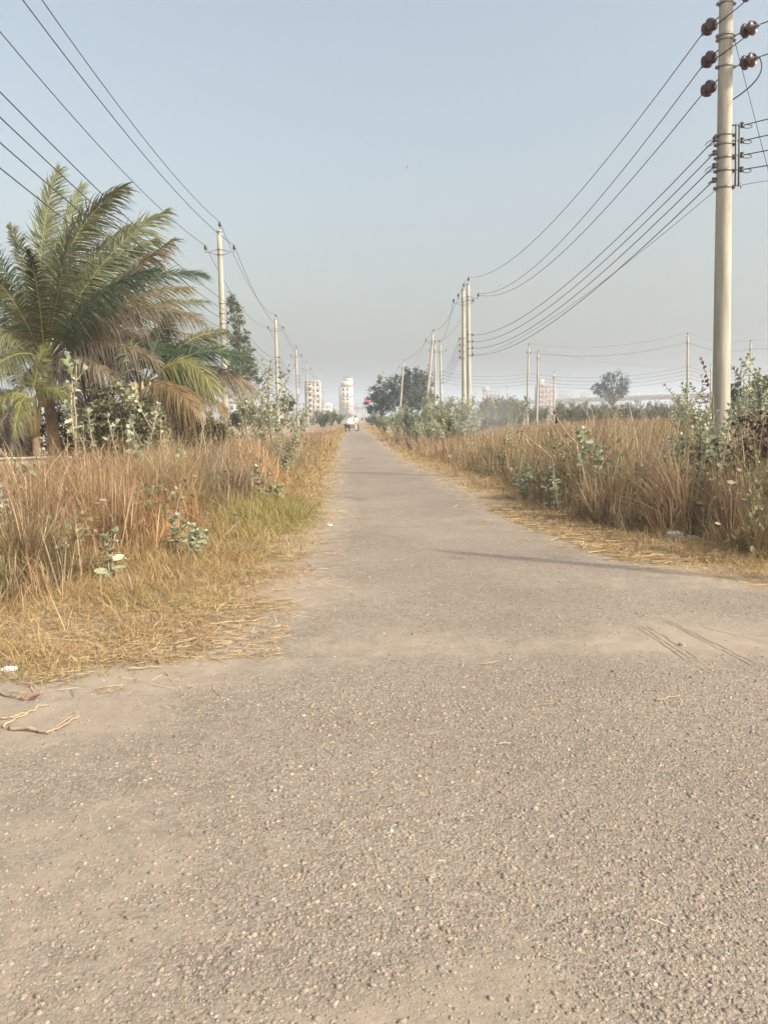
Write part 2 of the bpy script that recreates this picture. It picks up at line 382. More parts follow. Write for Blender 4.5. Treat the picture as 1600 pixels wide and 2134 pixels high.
o = np_mesh('gravel', np.concatenate([A[0], B[0]]), np.concatenate([A[1], B[1] + len(A[0])]), M_STONE, np.concatenate([A[2], B[2]])); tag(o, 'loose beige stone chippings on the worn road', kind='stuff')

# ------------------------------------------------------------------ grass
def ribbons(base, h, lean_az, lean, curl, wid, col, nseg=3, face=None):
    """thin tapering blades; returns V,F,C"""
    n = len(h); t = np.linspace(0, 1, nseg + 1)
    face = rng.random(n) * np.pi if face is None else face
    wx, wy = np.cos(face), np.sin(face)
    out = (lean[:, None] * t + curl[:, None] * t ** 2) * h[:, None]
    zz = h[:, None] * t * np.clip(1 - .35 * (lean + curl) ** 2, .15, 1)[:, None] - (curl[:, None] * .25 * h[:, None]) * t ** 3
    cx = base[:, 0:1] + out * np.cos(lean_az)[:, None]; cy = base[:, 1:2] + out * np.sin(lean_az)[:, None]; cz = base[:, 2:3] + zz
    hw = .5 * wid[:, None] * np.array([.8, 1, .75, .08] if nseg == 3 else np.linspace(1, .1, nseg + 1))[None]
    Lf = np.stack([cx - hw * wx[:, None], cy - hw * wy[:, None], cz], 2); Rt = np.stack([cx + hw * wx[:, None], cy + hw * wy[:, None], cz], 2)
    V = np.stack([Lf, Rt], 2).reshape(n, -1, 3); k = 2 * (nseg + 1)
    q = np.array([(2 * i, 2 * i + 1, 2 * i + 3, 2 * i + 2) for i in range(nseg)])
    Fq = (q[None] + (np.arange(n) * k)[:, None, None]).reshape(-1, 4)
    tips = np.stack([cx[:, -1], cy[:, -1], cz[:, -1]], 1)
    return V.reshape(-1, 3), Fq, np.repeat(col, k, 0), tips
class Acc:
    def __init__(s): s.V = []; s.F = []; s.C = []; s.n = 0
    def add(s, V, Fq, C, *a):
        s.V.append(V); s.F.append(Fq + s.n); s.C.append(C); s.n += len(V)
    def build(s, name, mat, **k): return np_mesh(name, np.concatenate(s.V), np.concatenate(s.F), mat, np.concatenate(s.C), **k)
PAL = np.array([(.36, .235, .135), (.30, .185, .11), (.42, .31, .185), (.32, .25, .17), (.18, .125, .085), (.50, .405, .265)])
def z_at(px_y, y): return 1.6 - (px_y - 868) * y / F
def col_px(x, y): return 735 + F * x / y
def pick(n, wts, pal=PAL, jit=.14):
    i = rng.choice(len(pal), n, p=np.array(wts) / np.sum(wts)); return np.clip(pal[i] * np.exp(rng.normal(0, jit, (n, 1))) * (1 + rng.normal(0, .04, (n, 3))), .01, .9)
def clumpy(x, y, s=.9, seed=2.0):
    return fbm(x, y, s, seed, 3)
def scatter(n, ylo, yhi, side, xspan, edge, jit):
    y = ylo + (yhi - ylo) * rng.random(n); e = edge(y); x = e + side * np.abs(rng.random(n)) * xspan(y)
    return x, y, np.abs(x - e)
PLANTS = []
def clear_of(x, y):
    ok = np.ones(len(x), bool)
    for (a, b, r_) in PLANTS: ok &= ~(((x - a) ** 2 + ((y - b + r_ * .6) / 1.9) ** 2) < r_ * r_)
    return ok
for (q, r_) in (((228, 1203), .24), ((262, 1192), .12), ((370, 1152), .22), ((412, 1162), .26), ((438, 1112), .16), ((491, 1112), .14), ((546, 1055), .2), ((580, 1056), .28), ((1046, 988), .42), ((1016, 994), .2)):
    PLANTS.append((ground(*q).x, ground(*q).y, r_))
for (q, Y_, r_) in ((1226, 12.4, .3), (1160, 12.6, .34), (1292, 12.2, .26), (1446, 11.0, .36), (1490, 11.3, .36), (1100, 14.5, .3), (1340, 11.2, .22)): PLANTS.append((foot(q, Y_).x, Y_, r_))
def tall_grass(side):
    edge = tall_r if side > 0 else tall_l
    acc = Acc()
    zones = [(TL[0][0] if side < 0 else TR[0][0], 15, 60000, .0056, 1.0), (14, 30, 60000, .0092, 1.0), (29, 72, 46000, .02, 1.0), (70, 240, 26000, .055, 1.0)]
    for (ylo, yhi, n, wd, hs) in zones:
        span = (lambda y: np.maximum(.56 * y + 2.2 - tall_r(y), 1.0)) if side > 0 else (lambda y: np.maximum(tall_l(y) + .50 * y + 1.6, 1.0))
        x, y, dd = scatter(n, ylo, yhi, side, span, edge, .2)
        cl = clumpy(x, y)
        edge_n = .35 * clumpy(y, x * .2, 1.3, 8.0)
        fine_ = clumpy(x, y, 3.2, 17.0)
        keep = (dd > np.maximum(0, edge_n)) & (rng.random(n) < np.clip(.58 + cl * 1.3 + fine_ * 1.0, .03, 1) * np.clip(.4 + dd / .8, .4, 1)) & clear_of(x, y)
        if side > 0:   # gap round the far fire and bare patch
            keep &= ~((np.abs(x - 7.6) < 1.0) & (np.abs(y - 34) < 2))
        x, y, dd, cl = x[keep], y[keep], dd[keep], cl[keep]; n = len(x)
        hh = (1.22 if side > 0 else 1.0) * (1 + .42 * cl) * np.exp(rng.normal(0, .2, n)) * np.clip(.28 + dd / 1.5, .28, 1)
        if side < 0: hh *= np.where(y < 8.5, .80, 1.0) * np.where(y > 26, .82, 1)
        if side > 0: hh *= np.where(y > 30, .80, 1.0) * np.where((y < 12), 1.08, 1)
        if side < 0:
            cp = np.interp(col_px(x, y), [-200, 200, 330, 430, 520, 600, 690, 722], [962, 958, 935, 925, 925, 912, 893, 880])
            cap = z_at(cp + 10 * clumpy(x, y, .6, 77.0), y); hh = np.where(y > 8.5, np.minimum(hh, np.maximum(cap, .12) * np.exp(rng.normal(0, .13, n))), hh)
            hh = np.where((col_px(x, y) < 470) & (y > 23.5), 0.0, hh)
        else:
            cp = np.interp(col_px(x, y), [760, 800, 900, 1000, 1100, 1200, 1390, 1440, 1480, 1535, 1570, 1650], [885, 893, 905, 900, 880, 872, 864, 905, 955, 955, 900, 960])
            cap = z_at(cp + 16 * clumpy(x, y, .5, 77.0) + 16 * clumpy(x, y, .17, 57.0) + 5, y); hh = np.where(y > 8, np.minimum(hh, np.maximum(cap, .2) * np.exp(rng.normal(0, .10, n))), hh) / 1.12
        hh = np.clip(hh * np.exp(.3 * clumpy(x, y, .33, 91.0)), 0, 1.9)
        kk = hh > .1; x, y, dd, cl, hh = x[kk], y[kk], dd[kk], cl[kk], hh[kk]; n = len(x)
        az = np.where(rng.random(n) < .4, rng.normal(.35 if side < 0 else 2.6, .7, n), rng.random(n) * 6.283)
        hue = clumpy(x, y, .35, 13.0)
        colr = pick(n, [3, 2.2, 2.2, 2, 1.6, .9], PAL, .2) * np.exp(.42 * clumpy(x, y, .7, 63.0) + .25 * clumpy(x, y, 2.4, 69.0))[:, None] * (1 + .22 * clumpy(x, y, .28, 73.0)[:, None] * np.array([1, 0, -1.2]))
        green = np.clip((hue - .12) * 2.2, 0, .45)[:, None]
        if side < 0: green = np.maximum(green, np.where((y < 8.2), .30, 0)[:, None] * np.clip(rng.random((n, 1)) * 1.6 - .4, 0, 1))
        colr = colr * (1 - green) + np.array([.155, .16, .055]) * green
        b = np.stack([x, y, np.zeros(n)], 1)
        lean = np.abs(rng.normal(.10, .18, n)); curl = np.abs(rng.normal(.14, .26, n))
        if wd < .015:
            # blades gather in tussocks that fan outward, each tussock with its own height and colour
            cs = .42; gx, gy = np.floor(x / cs), np.floor(y / cs)
            hsh = lambda k_: np.mod(np.sin(gx * 12.9898 + gy * 78.233 + k_ * 37.719) * 43758.5453, 1.0)
            tx, ty = (gx + .15 + .7 * hsh(1)) * cs, (gy + .15 + .7 * hsh(2)) * cs
            member = rng.random(n) < .66
            pull = np.where(member, rng.uniform(.1, .6, n), 0)
            dx0, dy0 = x - tx, y - ty
            b[:, 0] = x - dx0 * pull; b[:, 1] = y - dy0 * pull
            hh = np.where(member, hh * (.55 + .75 * hsh(3)), hh * rng.uniform(.25, .85, n))
            oa = np.arctan2(dy0, dx0); wl = hsh(4) * 6.283
            az = np.where(member, np.where(rng.random(n) < .55, oa, wl), rng.random(n) * 6.283)
            lean = np.where(member, np.abs(rng.normal(.10 + .25 * hsh(6), .15, n)), np.abs(rng.normal(.35, .5, n)))
            curl = np.where(member, np.abs(rng.normal(.10, .25, n)), np.abs(rng.normal(.35, .35, n)))
            tone = np.exp((hsh(5) - .5) * 1.0)[:, None]; hue_ = (hsh(7) - .5)[:, None]
            colr = np.where(member[:, None], colr * tone * (1 + hue_ * np.array([.16, 0, -.25])), colr * np.array([1.05, 1.08, 1.1]))
            tkk = hsh(8) < (.10 if side < 0 else .14); colr = np.where((tkk & member)[:, None], colr * .35 + .65 * np.array([.17, .17, .075]), colr)
            # snapped stems lying across
            m = rng.random(n) < .16; k = m.sum(); bb = b[m].copy(); bb[:, 2] = hh[m] * rng.uniform(.15, .8, k)
            V, Fq, C, _ = ribbons(bb, np.full(k, .09) * rng.uniform(-.6, 1.6, k), rng.random(k) * 6.283, rng.uniform(2.5, 8, k), rng.uniform(0, 1.5, k), wd * np.full(k, 1.1), pick(k, [1, 1, 2, 1, .5, 3])); acc.add(V, Fq, C)
        V, Fq, C, tips = ribbons(b, hh, az, lean, curl, wd * np.exp(rng.normal(0, .3, n)), colr)
        acc.add(V, Fq, C)
        # bent dry leaves half way up the culms
        m = rng.random(n) < .6; k = m.sum()
        fr = rng.uniform(.15, .75, k)
        bb = b[m].copy(); 
        bb[:, 0] += .12 * fr * hh[m] * np.cos(az[m]); bb[:, 1] += .12 * fr * hh[m] * np.sin(az[m]); bb[:, 2] = fr * hh[m]
        V, Fq, C, _ = ribbons(bb, hh[m] * rng.uniform(.25, .55, k), rng.random(k) * 6.283, np.abs(rng.normal(.5, .3, k)), np.abs(rng.normal(.45, .35, k)), wd * .9 * np.ones(k), np.clip(colr[m] * np.exp(rng.normal(.08, .15, (k, 1))), 0, .7)); acc.add(V, Fq, C)
        # feathery seed heads
        if wd < .03:
            m = (rng.random(n) < .22) & (hh > .7); tp = tips[m]; k0 = len(tp); rep = 5
            tp = np.repeat(tp, rep, 0); k = len(tp); tp = tp + np.stack([np.zeros(k), np.zeros(k), -np.tile(np.linspace(.02, .24, rep), k0)], 1)
            V, Fq, C, _ = ribbons(tp, rng.uniform(.06, .16, k), rng.random(k) * 6.283, np.abs(rng.normal(.4, .25, k)), np.abs(rng.normal(.2, .2, k)), wd * .7 * np.ones(k), pick(k, [2, 3, 1, 2, 1, .3])); acc.add(V, Fq, C)
        # thick pale canes
        if wd < .01:
            m = rng.random(n) < (.07 if side < 0 else .13); k = m.sum()
            V, Fq, C, _ = ribbons(b[m] + np.array([.02, 0, 0]), hh[m] * rng.uniform(.8, 1.25, k), rng.random(k) * 6.283, np.abs(rng.normal(.12, .2, k)), np.abs(rng.normal(.02, .06, k)), wd * 2.4 * np.ones(k), pick(k, [0, 0, 2, 0, 0, 4]) * 1.05); acc.add(V, Fq, C)
    o = acc.build('tall_grass', M_GRASS)
    tag(o, 'tall red brown dry grass on the right field' if side > 0 else 'tall red brown dry grass on the left verge', kind='stuff'); return o
tall_grass(1); tall_grass(-1)

def short_grass():
    acc = Acc()
    G = np.array([(.41, .285, .135), (.45, .335, .17), (.33, .215, .105), (.27, .235, .105), (.52, .41, .245)])
    for (ylo, yhi, n, wd, hgt) in [(4.3, 9, 52000, .0045, .085), (8.5, 18, 40000, .007, .10), (17, 40, 26000, .014, .12), (38, 120, 14000, .04, .16)]:
        for side in (-1, 1):
            nn = n if side < 0 else int(n * .6)
            y = ylo + (yhi - ylo) * rng.random(nn)
            e0 = np.interp(y, ys, xl if side < 0 else xr)
            e1 = np.maximum(tall_l(y), -.5 * y - 1.2) - .5 if side < 0 else np.minimum(tall_r(y), .56 * y + 1) + .5
            if side < 0: e0 = np.where(y < 4.62, -.5 * y - 1.2, e0)
            r = rng.random(nn); x = e0 + (e1 - e0) * r
            dd = np.abs(x - e0); cl = clumpy(x, y, 1.6, 21.0); fine = clumpy(x, y, 5.0, 31.0)
            p = np.clip(dd / .75, 0, 1) * np.clip(.72 + .9 * cl + .9 * fine, .04, 1)
            if side < 0:
                # sandy bare spot at the left edge of the picture
                p *= np.where(((x + 2.55) / .75) ** 2 + ((y - 5.75) / .42) ** 2 < 1, .06, 1.0)
                p = np.where((y < 6.6) & (x < -1.0), np.maximum(p, .55 * np.clip((y - 4.55) / .5, 0, 1) * np.clip(.8 + cl, 0, 1)), p)
            else: p *= .85
            k_ = (rng.random(nn) < p); x, y, dd, cl = x[k_], y[k_], dd[k_], cl[k_]; k = len(x)
            # brighter, longer tufts beside the road some 10-14 m ahead
            tuft = (np.exp(-(((x + 1.0) / .9) ** 2 + ((y - 12.3) / 2.2) ** 2)) if side < 0 else np.zeros(k))
            hh = hgt * np.exp(rng.normal(0, .4, k)) * np.clip(.5 + dd / 1.2, .5, 1.7) * (1 + 1.6 * tuft)
            c = pick(k, [3, 2.5, 2, .7, 1.2], G)
            gr = np.clip(tuft * 1.1 + np.clip(clumpy(x, y, .7, 41.0) - .2, 0, .4), 0, .75)[:, None] * (rng.random((k, 1)) > .25)
            c = c * (1 - gr) + np.array([.25, .26, .08]) * gr
            V, Fq, C, _ = ribbons(np.stack([x, y, np.zeros(k)], 1), hh, rng.random(k) * 6.283, np.abs(rng.normal(.7, .5, k)), np.abs(rng.normal(.5, .5, k)), wd * np.exp(rng.normal(0, .3, k)), c); acc.add(V, Fq, C)
    o = acc.build('short_grass', M_GRASS); tag(o, 'short yellowed grass along both edges of the road', kind='stuff')
short_grass()

def straw():
    acc = Acc()
    def lay(n, x, y, ln, wd, pal, z=.006):
        az = rng.random(n) * 6.283; t = np.array([0, .5, 1.]); bend = rng.normal(0, .12, n)
        cx = x[:, None] + ln[:, None] * (np.cos(az)[:, None] * (t - .5) - np.sin(az)[:, None] * bend[:, None] * (t - .5) ** 2 * 2)
        cy = y[:, None] + ln[:, None] * (np.sin(az)[:, None] * (t - .5) + np.cos(az)[:, None] * bend[:, None] * (t - .5) ** 2 * 2)
        z0 = z + rng.random(n) * .02; cz = z0[:, None] + (t[None] - .5) * rng.normal(0, .05, n)[:, None] * ln[:, None]; cz = np.maximum(cz, .007)
        px, py = -np.sin(az)[:, None] * wd[:, None] * .5, np.cos(az)[:, None] * wd[:, None] * .5
        V = np.stack([np.stack([cx - px, cy - py, cz], 2), np.stack([cx + px, cy + py, cz + wd[:, None] * .4], 2)], 2).reshape(n, 6, 3)
        q = np.array([(0, 1, 3, 2), (2, 3, 5, 4)])
        acc.add(V.reshape(-1, 3), (q[None] + (np.arange(n) * 6)[:, None, None]).reshape(-1, 4), np.repeat(pal, 6, 0))
    S = np.array([(.55, .42, .24), (.48, .34, .17), (.36, .25, .14), (.62, .52, .34)])
    for side in (-1, 1):
        for (ylo, yhi, n, sc) in [(4.4, 13, 9000, 1.0), (12, 32, 5000, 1.7)]:
            y = ylo + (yhi - ylo) * rng.random(n); e = np.interp(y, ys, xl if side < 0 else xr)
            if side < 0: e = np.maximum(e, -.5 * y - 1)
            x = e + side * (rng.normal(.45, .38, n)) + 0
            cl = clumpy(x, y, 2.2, 55.0); k_ = rng.random(n) < np.clip(.5 + 1.3 * cl, .05, 1); x, y = x[k_], y[k_]; k = len(x)
            lay(k, x, y, .09 * sc * np.exp(rng.normal(0, .6, k)), .004 * sc * np.exp(rng.normal(0, .3, k)), pick(k, [3, 3, 2, 1], S))
    n = 5000; y = 5 + rng.random(n) * 1.7; x = -(.5 + rng.random(n) * 3); lay(n, x, y, .07 * np.exp(rng.normal(0, .5, n)), .004 * np.ones(n), pick(n, [3, 3, 2, 1], S))
    n = 60; y = 1.9 + rng.random(n) ** 1.3 * 8; x = (rng.random(n) * 2 - 1) * y * .5; lay(n, x, y, .05 * np.exp(rng.normal(0, .6, n)), .0035 * np.ones(n), pick(n, [3, 2, 1, 2], S), .008)
    # right verge trampled stalks
    n = 5200; y = 8.0 + rng.random(n) * 5; x = np.interp(y, ys, xr) + rng.random(n) * 1.7 - .1; lay(n, x, y, .15 * np.exp(rng.normal(0, .6, n)), .006 * np.exp(rng.normal(0, .4, n)), pick(n, [2, 3, 3, 1], S), .012)
    o = acc.build('straw', M_GRASS); tag(o, 'broken straw and dead stalks littering the road edges', kind='stuff')
straw()

# ------------------------------------------------------------------ utility poles
def disc_prof(s=1.0): return [(0, .0), (.03 * s, 0), (.045 * s, .02 * s), (.12 * s, .05 * s), (.135 * s, .075 * s), (.125 * s, .10 * s), (.07 * s, .125 * s), (.04 * s, .14 * s), (.04 * s, .17 * s), (0, .17 * s)]
PIN = [(0, 0), (.035, 0), (.035, .05), (.075, .06), (.085, .10), (.06, .115), (.075, .13), (.08, .165), (.05, .185), (.055, .21), (.05, .25), (.02, .265), (0, .265)]
SHACK = [(0, -.05), (.045, -.05), (.05, -.03), (.03, 0), (.05, .03), (.045, .05), (0, .05)]
def shaft(mb, H, r0, r1, n=20):
    z = np.linspace(0, H, 14); mb.tube([(0, 0, a) for a in z], r0 + (r1 - r0) * z / H, n)
PROTO_H = 11.0
def pole_proto(side=1):
    root = empty('utility_pole')
    s = MB(); shaft(s, PROTO_H, .185, .118); s.build('shaft', M_CONC, root, True)
    rad = lambda z: .185 + (.118 - .185) * z / PROTO_H
    for z in (PROTO_H - .08, PROTO_H - .95, PROTO_H - 1.2, PROTO_H - 3.6, PROTO_H - 4.1, PROTO_H - 4.6, PROTO_H - 5.1):
        b = MB(); b.lathe([(rad(z) - .01, z - .03), (rad(z) + .012, z - .03), (rad(z) + .012, z + .03), (rad(z) - .01, z + .03)], 16)
        b.box((-.03, -rad(z) - .06, z - .03), (.03, -rad(z) + .01, z + .03))
        b.build('clamp_band', M_IRON, root)
    br = MB(); br.tube([(.04, 0, PROTO_H - .2), (.04, 0, PROTO_H + .18)], .016, 6); br.build('insulator_spindle', M_IRON, root)
    for sx in (-1, 1):
        br = MB()
        br.tube([(sx * .11, 0, PROTO_H - .95), (sx * .35, 0, PROTO_H - 1.0), (sx * .5, 0, PROTO_H - 1.07), (sx * .72, 0, PROTO_H - 1.07)], .017, 6)
        br.tube([(sx * .12, 0, PROTO_H - 1.2), (sx * .35, 0, PROTO_H - 1.14), (sx * .5, 0, PROTO_H - 1.07)], .017, 6)
        br.tube([(sx * .72, 0, PROTO_H - 1.09), (sx * .72, 0, PROTO_H - .95)], .016, 6)
        br.build('insulator_bracket', M_IRON, root)
    rk = MB(); rk.box((side * .24 - .02, -.03, PROTO_H - 5.2), (side * .24 + .02, .03, PROTO_H - 3.5))
    for z in (PROTO_H - 3.6, PROTO_H - 5.1): rk.box((min(side * .12, side * .24), -.02, z - .015), (max(side * .12, side * .24), .02, z + .015))
    rk.build('rack', M_IRON, root)
    P = [(.04, 0, PROTO_H + .15), (-.72, 0, PROTO_H - .97), (.72, 0, PROTO_H - .97)]
    for p in P: MB().lathe(PIN, 12, Matrix.Translation(p)).build('pin_insulator', M_PORCD, root, True)
    for z in (3.62, 4.08, 4.54, 5.0):
        MB().lathe([(r * 1.25, q * 1.3) for r, q in SHACK], 10, Matrix.Translation((side * .30, 0, PROTO_H - z))).build('shackle_insulator', M_PORCD, root, True)
    return root
PR = pole_proto(1); PL = pole_proto(-1)
used = {id(PR): False, id(PL): False}
ATT = {'top': (.04, 0, PROTO_H + .40), 'a': (-.72, 0, PROTO_H - .74), 'b': (.72, 0, PROTO_H - .74)}
def place_pole(foot_px, top_px, Y, label, group, side=1, rz=0.0, dy=0.0):
    """foot and top are where the shaft stands and ends, both Y metres down the road; dy leans the top away"""
    base = foot(foot_px, Y); top = at(*top_px, Y + dy); top = Vector(top)
    src = PR if side > 0 else PL
    o = src if not used[id(src)] else copy_tree(src); used[id(src)] = True
    ax = top - base; H = ax.length; zx = ax.normalized()
    xa = Vector((math.cos(rz), math.sin(rz), 0)); ya = zx.cross(xa).normalized(); xa = ya.cross(zx)
    Mx = Matrix((xa, ya, zx)).transposed().to_4x4(); k = H / PROTO_H
    o.matrix_world = Matrix.Translation(base) @ Mx @ Matrix.Diagonal((min(1.15, max(.85, k)), min(1.15, max(.85, k)), k, 1))
    tag(o, label, 'utility pole', group)
    MW = o.matrix_world.copy()
    sd = side
    A = {k_: MW @ Vector(v) for k_, v in ATT.items()}
    for i, z in enumerate((3.62, 4.08, 4.54, 5.0)): A['l%d' % i] = MW @ Vector((sd * .35, 0, PROTO_H - z))
    return A
LG = 'concrete poles in the row left of the road'
def far_pole_offscreen(x, y, H):   # position of wires beyond the frame
    b = Vector((x, y, 0)); A = {k: b + Vector((v[0], v[1], v[2] - PROTO_H + H)) for k, v in ATT.items()}
    for i, z in enumerate((3.62, 4.08, 4.54, 5.0)): A['l%d' % i] = b + Vector((.35, 0, H - z))
    A['a'].z += .45; A['b'].z -= .2; A['b'].x -= .25
    for i in range(4): A['l%d' % i].z += .55
    return A
L1 = place_pole(471, (457, 480), 40, 'cream concrete pole standing right beside the coconut palms', LG)
L2 = place_pole(580, (574, 664), 75, 'concrete pole with its foot behind the leafy branched shrub, second nearest in the left row', LG)
L3 = place_pole(621, (617, 727), 105, 'third concrete pole along the left row, in front of the balconied flats', LG)
L4 = place_pole(641, (639, 758), 135, 'fourth and slimmer concrete pole along the left row, just past the balconied flats', LG)
L5 = place_pole(656, (655, 786), 172, 'fifth concrete pole along the left row, small and hazy', LG)
L6 = place_pole(666, (665, 800), 215, 'sixth concrete pole along the left row, faint in the haze', LG)
L7 = place_pole(674, (673, 810), 255, 'last visible pole of the left row, nearest to the white tower block', LG)
L0 = far_pole_offscreen(-6.6, 4.5, 11.2)
RG = 'concrete poles in the row right of the road'
T2 = place_pole(978, (975, 590), 56, 'right hand pole of the close pair by the leafy green shrubs, slightly taller', RG)
T1 = place_pole(967, (965, 602), 57.5, 'left hand pole of the close pair by the leafy green shrubs, slightly shorter', RG, -1)
R3 = place_pole(884, (902, 694), 87, 'leaning concrete pole tilted to the right beside the broad dark tree', RG, -1)
R4 = place_pole(907, (906, 716), 99, 'thin upright pole between the leaning pole and the double insulator pole', RG, -1)
R5 = place_pole(920, (917, 716), 97, 'upright pole right of the leaning pole where the crossing wires end', RG)
R6 = place_pole(831, (841, 754), 128, 'small leaning pole in front of the dark tree crown', RG, -1)
R7 = place_pole(798, (798, 778), 164, 'pole top with cross arms poking out above the dark tree', RG)
XG = 'concrete poles standing out in the right field'
C1 = place_pole(1098, (1101, 722), 100, 'field pole nearest to the close pair of poles', XG, 1, R(60))
C2 = place_pole(1118, (1121, 735), 108, 'field pole in front of the unfinished brick block', XG, 1, R(60))
C3 = place_pole(1154, (1154, 778), 118, 'short field pole right of the unfinished brick block', XG, 1, R(60))
C4 = place_pole(1433, (1432, 700), 89, 'tallest field pole, just left of the big foreground pole', XG, 1, R(60))
C5 = place_pole(1561, (1563, 715), 93, 'field pole just right of the big foreground pole', XG, 1, R(60))
C6 = place_pole(1481, (1480, 762), 135, 'small field pole close against the left side of the big foreground pole', XG, 1, R(60))
C7 = place_pole(1056, (1056, 800), 200, 'tiny distant field pole between the two unfinished blocks', XG, 1, R(60))
C8 = place_pole(1532, (1532, 782), 170, 'leftmost of three tiny hazy poles beyond the big pole', XG, 1, R(20))
C9 = place_pole(1543, (1543, 764), 150, 'middle and tallest of three tiny hazy poles beyond the big pole', XG, 1, R(20))
C10 = place_pole(1549, (1549, 784), 175, 'rightmost of three tiny hazy poles beyond the big pole', XG, 1, R(20))
E1 = place_pole(745, (744, 838), 380, 'faint far pole just right of the white tower block', 'faint poles at the far end of the road')
E2 = place_pole(756, (755, 836), 360, 'faint far pole between the white tower block and the pink board', 'faint poles at the far end of the road')

# the big pole in front
BY = 17.0
bb = foot(1506, BY); bt = at(1513, -50, BY); bt = Vector(bt)
big = empty('utility_pole', bb, 'big cream concrete pole with stacked brown disc insulators standing in the right grass', 'utility pole')
ax = bt - bb; BH = ax.length; zx = ax.normalized(); xa = Vector((1, 0, 0)); ya = zx.cross(xa).normalized(); xa = ya.cross(zx)
big.matrix_world = Matrix.Translation(bb) @ Matrix((xa, ya, zx)).transposed().to_4x4()
BM = big.matrix_world.copy(); BI = BM.inverted()
s = MB(); shaft(s, BH, .20, .132, 32); s.build('shaft', M_CONC, big, True)
br = lambda z: .20 + (.132 - .20) * z / BH
def zat(py): return (BI @ Vector(at(1508, py, BY))).z
for py in (8, 75, 84, 140, 283, 302, 330, 357, 392):
    z = zat(py); r = br(z)
    bands = MB(); bands.lathe([(r - .01, z - .025), (r + .008, z - .025), (r + .008, z + .025), (r - .01, z + .025)], 24)
    for sx in (-1, 1): bands.box((sx * (r + .03) - .03, -.03, z - .03), (sx * (r + .03) + .03, .03, z + .03)); bands.box((sx * (r + .05) - .01, -.05, z - .012), (sx * (r + .05) + .01, .05, z + .012))
    bands.build('clamp_band', M_IRON, big)
rk = MB()
for z0, z1 in ((zat(392), zat(262)),):
    rk.box((.19, -.13, z0), (.202, -.07, z1)); rk.box((.262, -.13, z0), (.274, -.07, z1))
    for py in (265, 297, 327, 357, 390): z = zat(py); rk.box((.10, -.11, z - .012), (.34, -.08, z + .012)); rk.tube([(.32, -.095, z - .06), (.32, -.095, z + .06)], .012, 6)
rk.build('rack', M_IRON, big)
B_ATT = {}
def disc_string(name, start, direction, n=2):
    d = Vector(direction).normalized(); q = d.to_track_quat('Z', 'Y').to_matrix().to_4x4()
    mb = MB()
    for i in range(n):
        Mx = Matrix.Translation(Vector(start) + d * (.13 + i * .15)) @ q @ Matrix.Scale(1.08, 4)
        mb.lathe([(r_, .17 - z_) for r_, z_ in disc_prof()], 24, Mx)
        for rr in (.05, .078, .104): mb.lathe([(rr - .008, .115), (rr, .148), (rr + .008, .115)], 20, Mx)
    mb.build('disc_insulator', M_PORC, big, True)
    l = MB(); l.tube([Vector(start), Vector(start) + d * .16], .014, 6); e = Vector(start) + d * (.13 + n * .15 + .02)
    l.build('hook', M_IRON, big); l = MB(); l.tube([e - d * .03, e + d * .10], .022, 6); l.box((-.03, -.02, -.02), (.03, .02, .09), M=Matrix.Translation(e) @ q); l.build('strain_clamp', M_IRON, big)
    return BM @ (e + d * .12)
Binv = BI.to_3x3()
twinTop = [T2['top'], T2['b'] + Vector((0, 0, .02)), T2['b'] + Vector((.12, 0, -.1))]
RP = Vector((13.5, 7.5, 0))
for i, (py, pr) in enumerate(((35, 2), (104, 77), (166, 142))):
    z = zat(py); tgt = BI @ twinTop[min(i, 2)]; st = Vector((-br(z) - .02, .0, z))
    d = (tgt - st).normalized(); d = (d + Vector((-.22, 0, -.22))).normalized()
    B_ATT['h%d' % i] = disc_string('', st, d)
    z = zat(pr); st = Vector((br(z) + .03, -.05, z)); d = (BI @ (RP + Vector((0, 0, 10.6 - i * .65))) - st).normalized(); d = (d + Vector((.0, 0, -.06))).normalized()
    B_ATT['r%d' % i] = disc_string('', st, d)
for i, off in ((0, .12), (1, .1)):
    a, b = BI @ B_ATT['h%d' % i], BI @ B_ATT['r%d' % i]; a = a - Vector((0, 0, .02)); z0 = min(a.z, b.z) - .12
    m1 = Vector((-.30, -.26, a.z - .14)); m2 = Vector((.12, -.32, (a.z + b.z) / 2 - .02)); m3 = Vector((.30, -.2, b.z - .16))
    jm = MB(); ctrl = [a, m1, m2, m3, b - Vector((.12, 0, .02))]
    jm.tube([((1 - t) ** 4) * ctrl[0] + 4 * t * (1 - t) ** 3 * ctrl[1] + 6 * t * t * (1 - t) ** 2 * ctrl[2] + 4 * t ** 3 * (1 - t) * ctrl[3] + t ** 4 * ctrl[4] for t in np.linspace(0, 1, 14)], .011, 6); jm.build('jumper_wire', M_WIRE, big)
a = BI @ B_ATT['r2']; z = a.z
c = [a + Vector((-.02, 0, 0)), a + Vector((.12, -.05, -.3)), a + Vector((-.05, -.1, -.52)), Vector((.22, -.12, z - .62)), Vector((.1, .2, z - .62))]
jm = MB(); jm.tube([((1 - t) ** 4) * c[0] + 4 * t * (1 - t) ** 3 * c[1] + 6 * t * t * (1 - t) ** 2 * c[2] + 4 * t ** 3 * (1 - t) * c[3] + t ** 4 * c[4] for t in np.linspace(0, 1, 14)], .014, 6); jm.build('jumper_wire', M_WIRE, big)
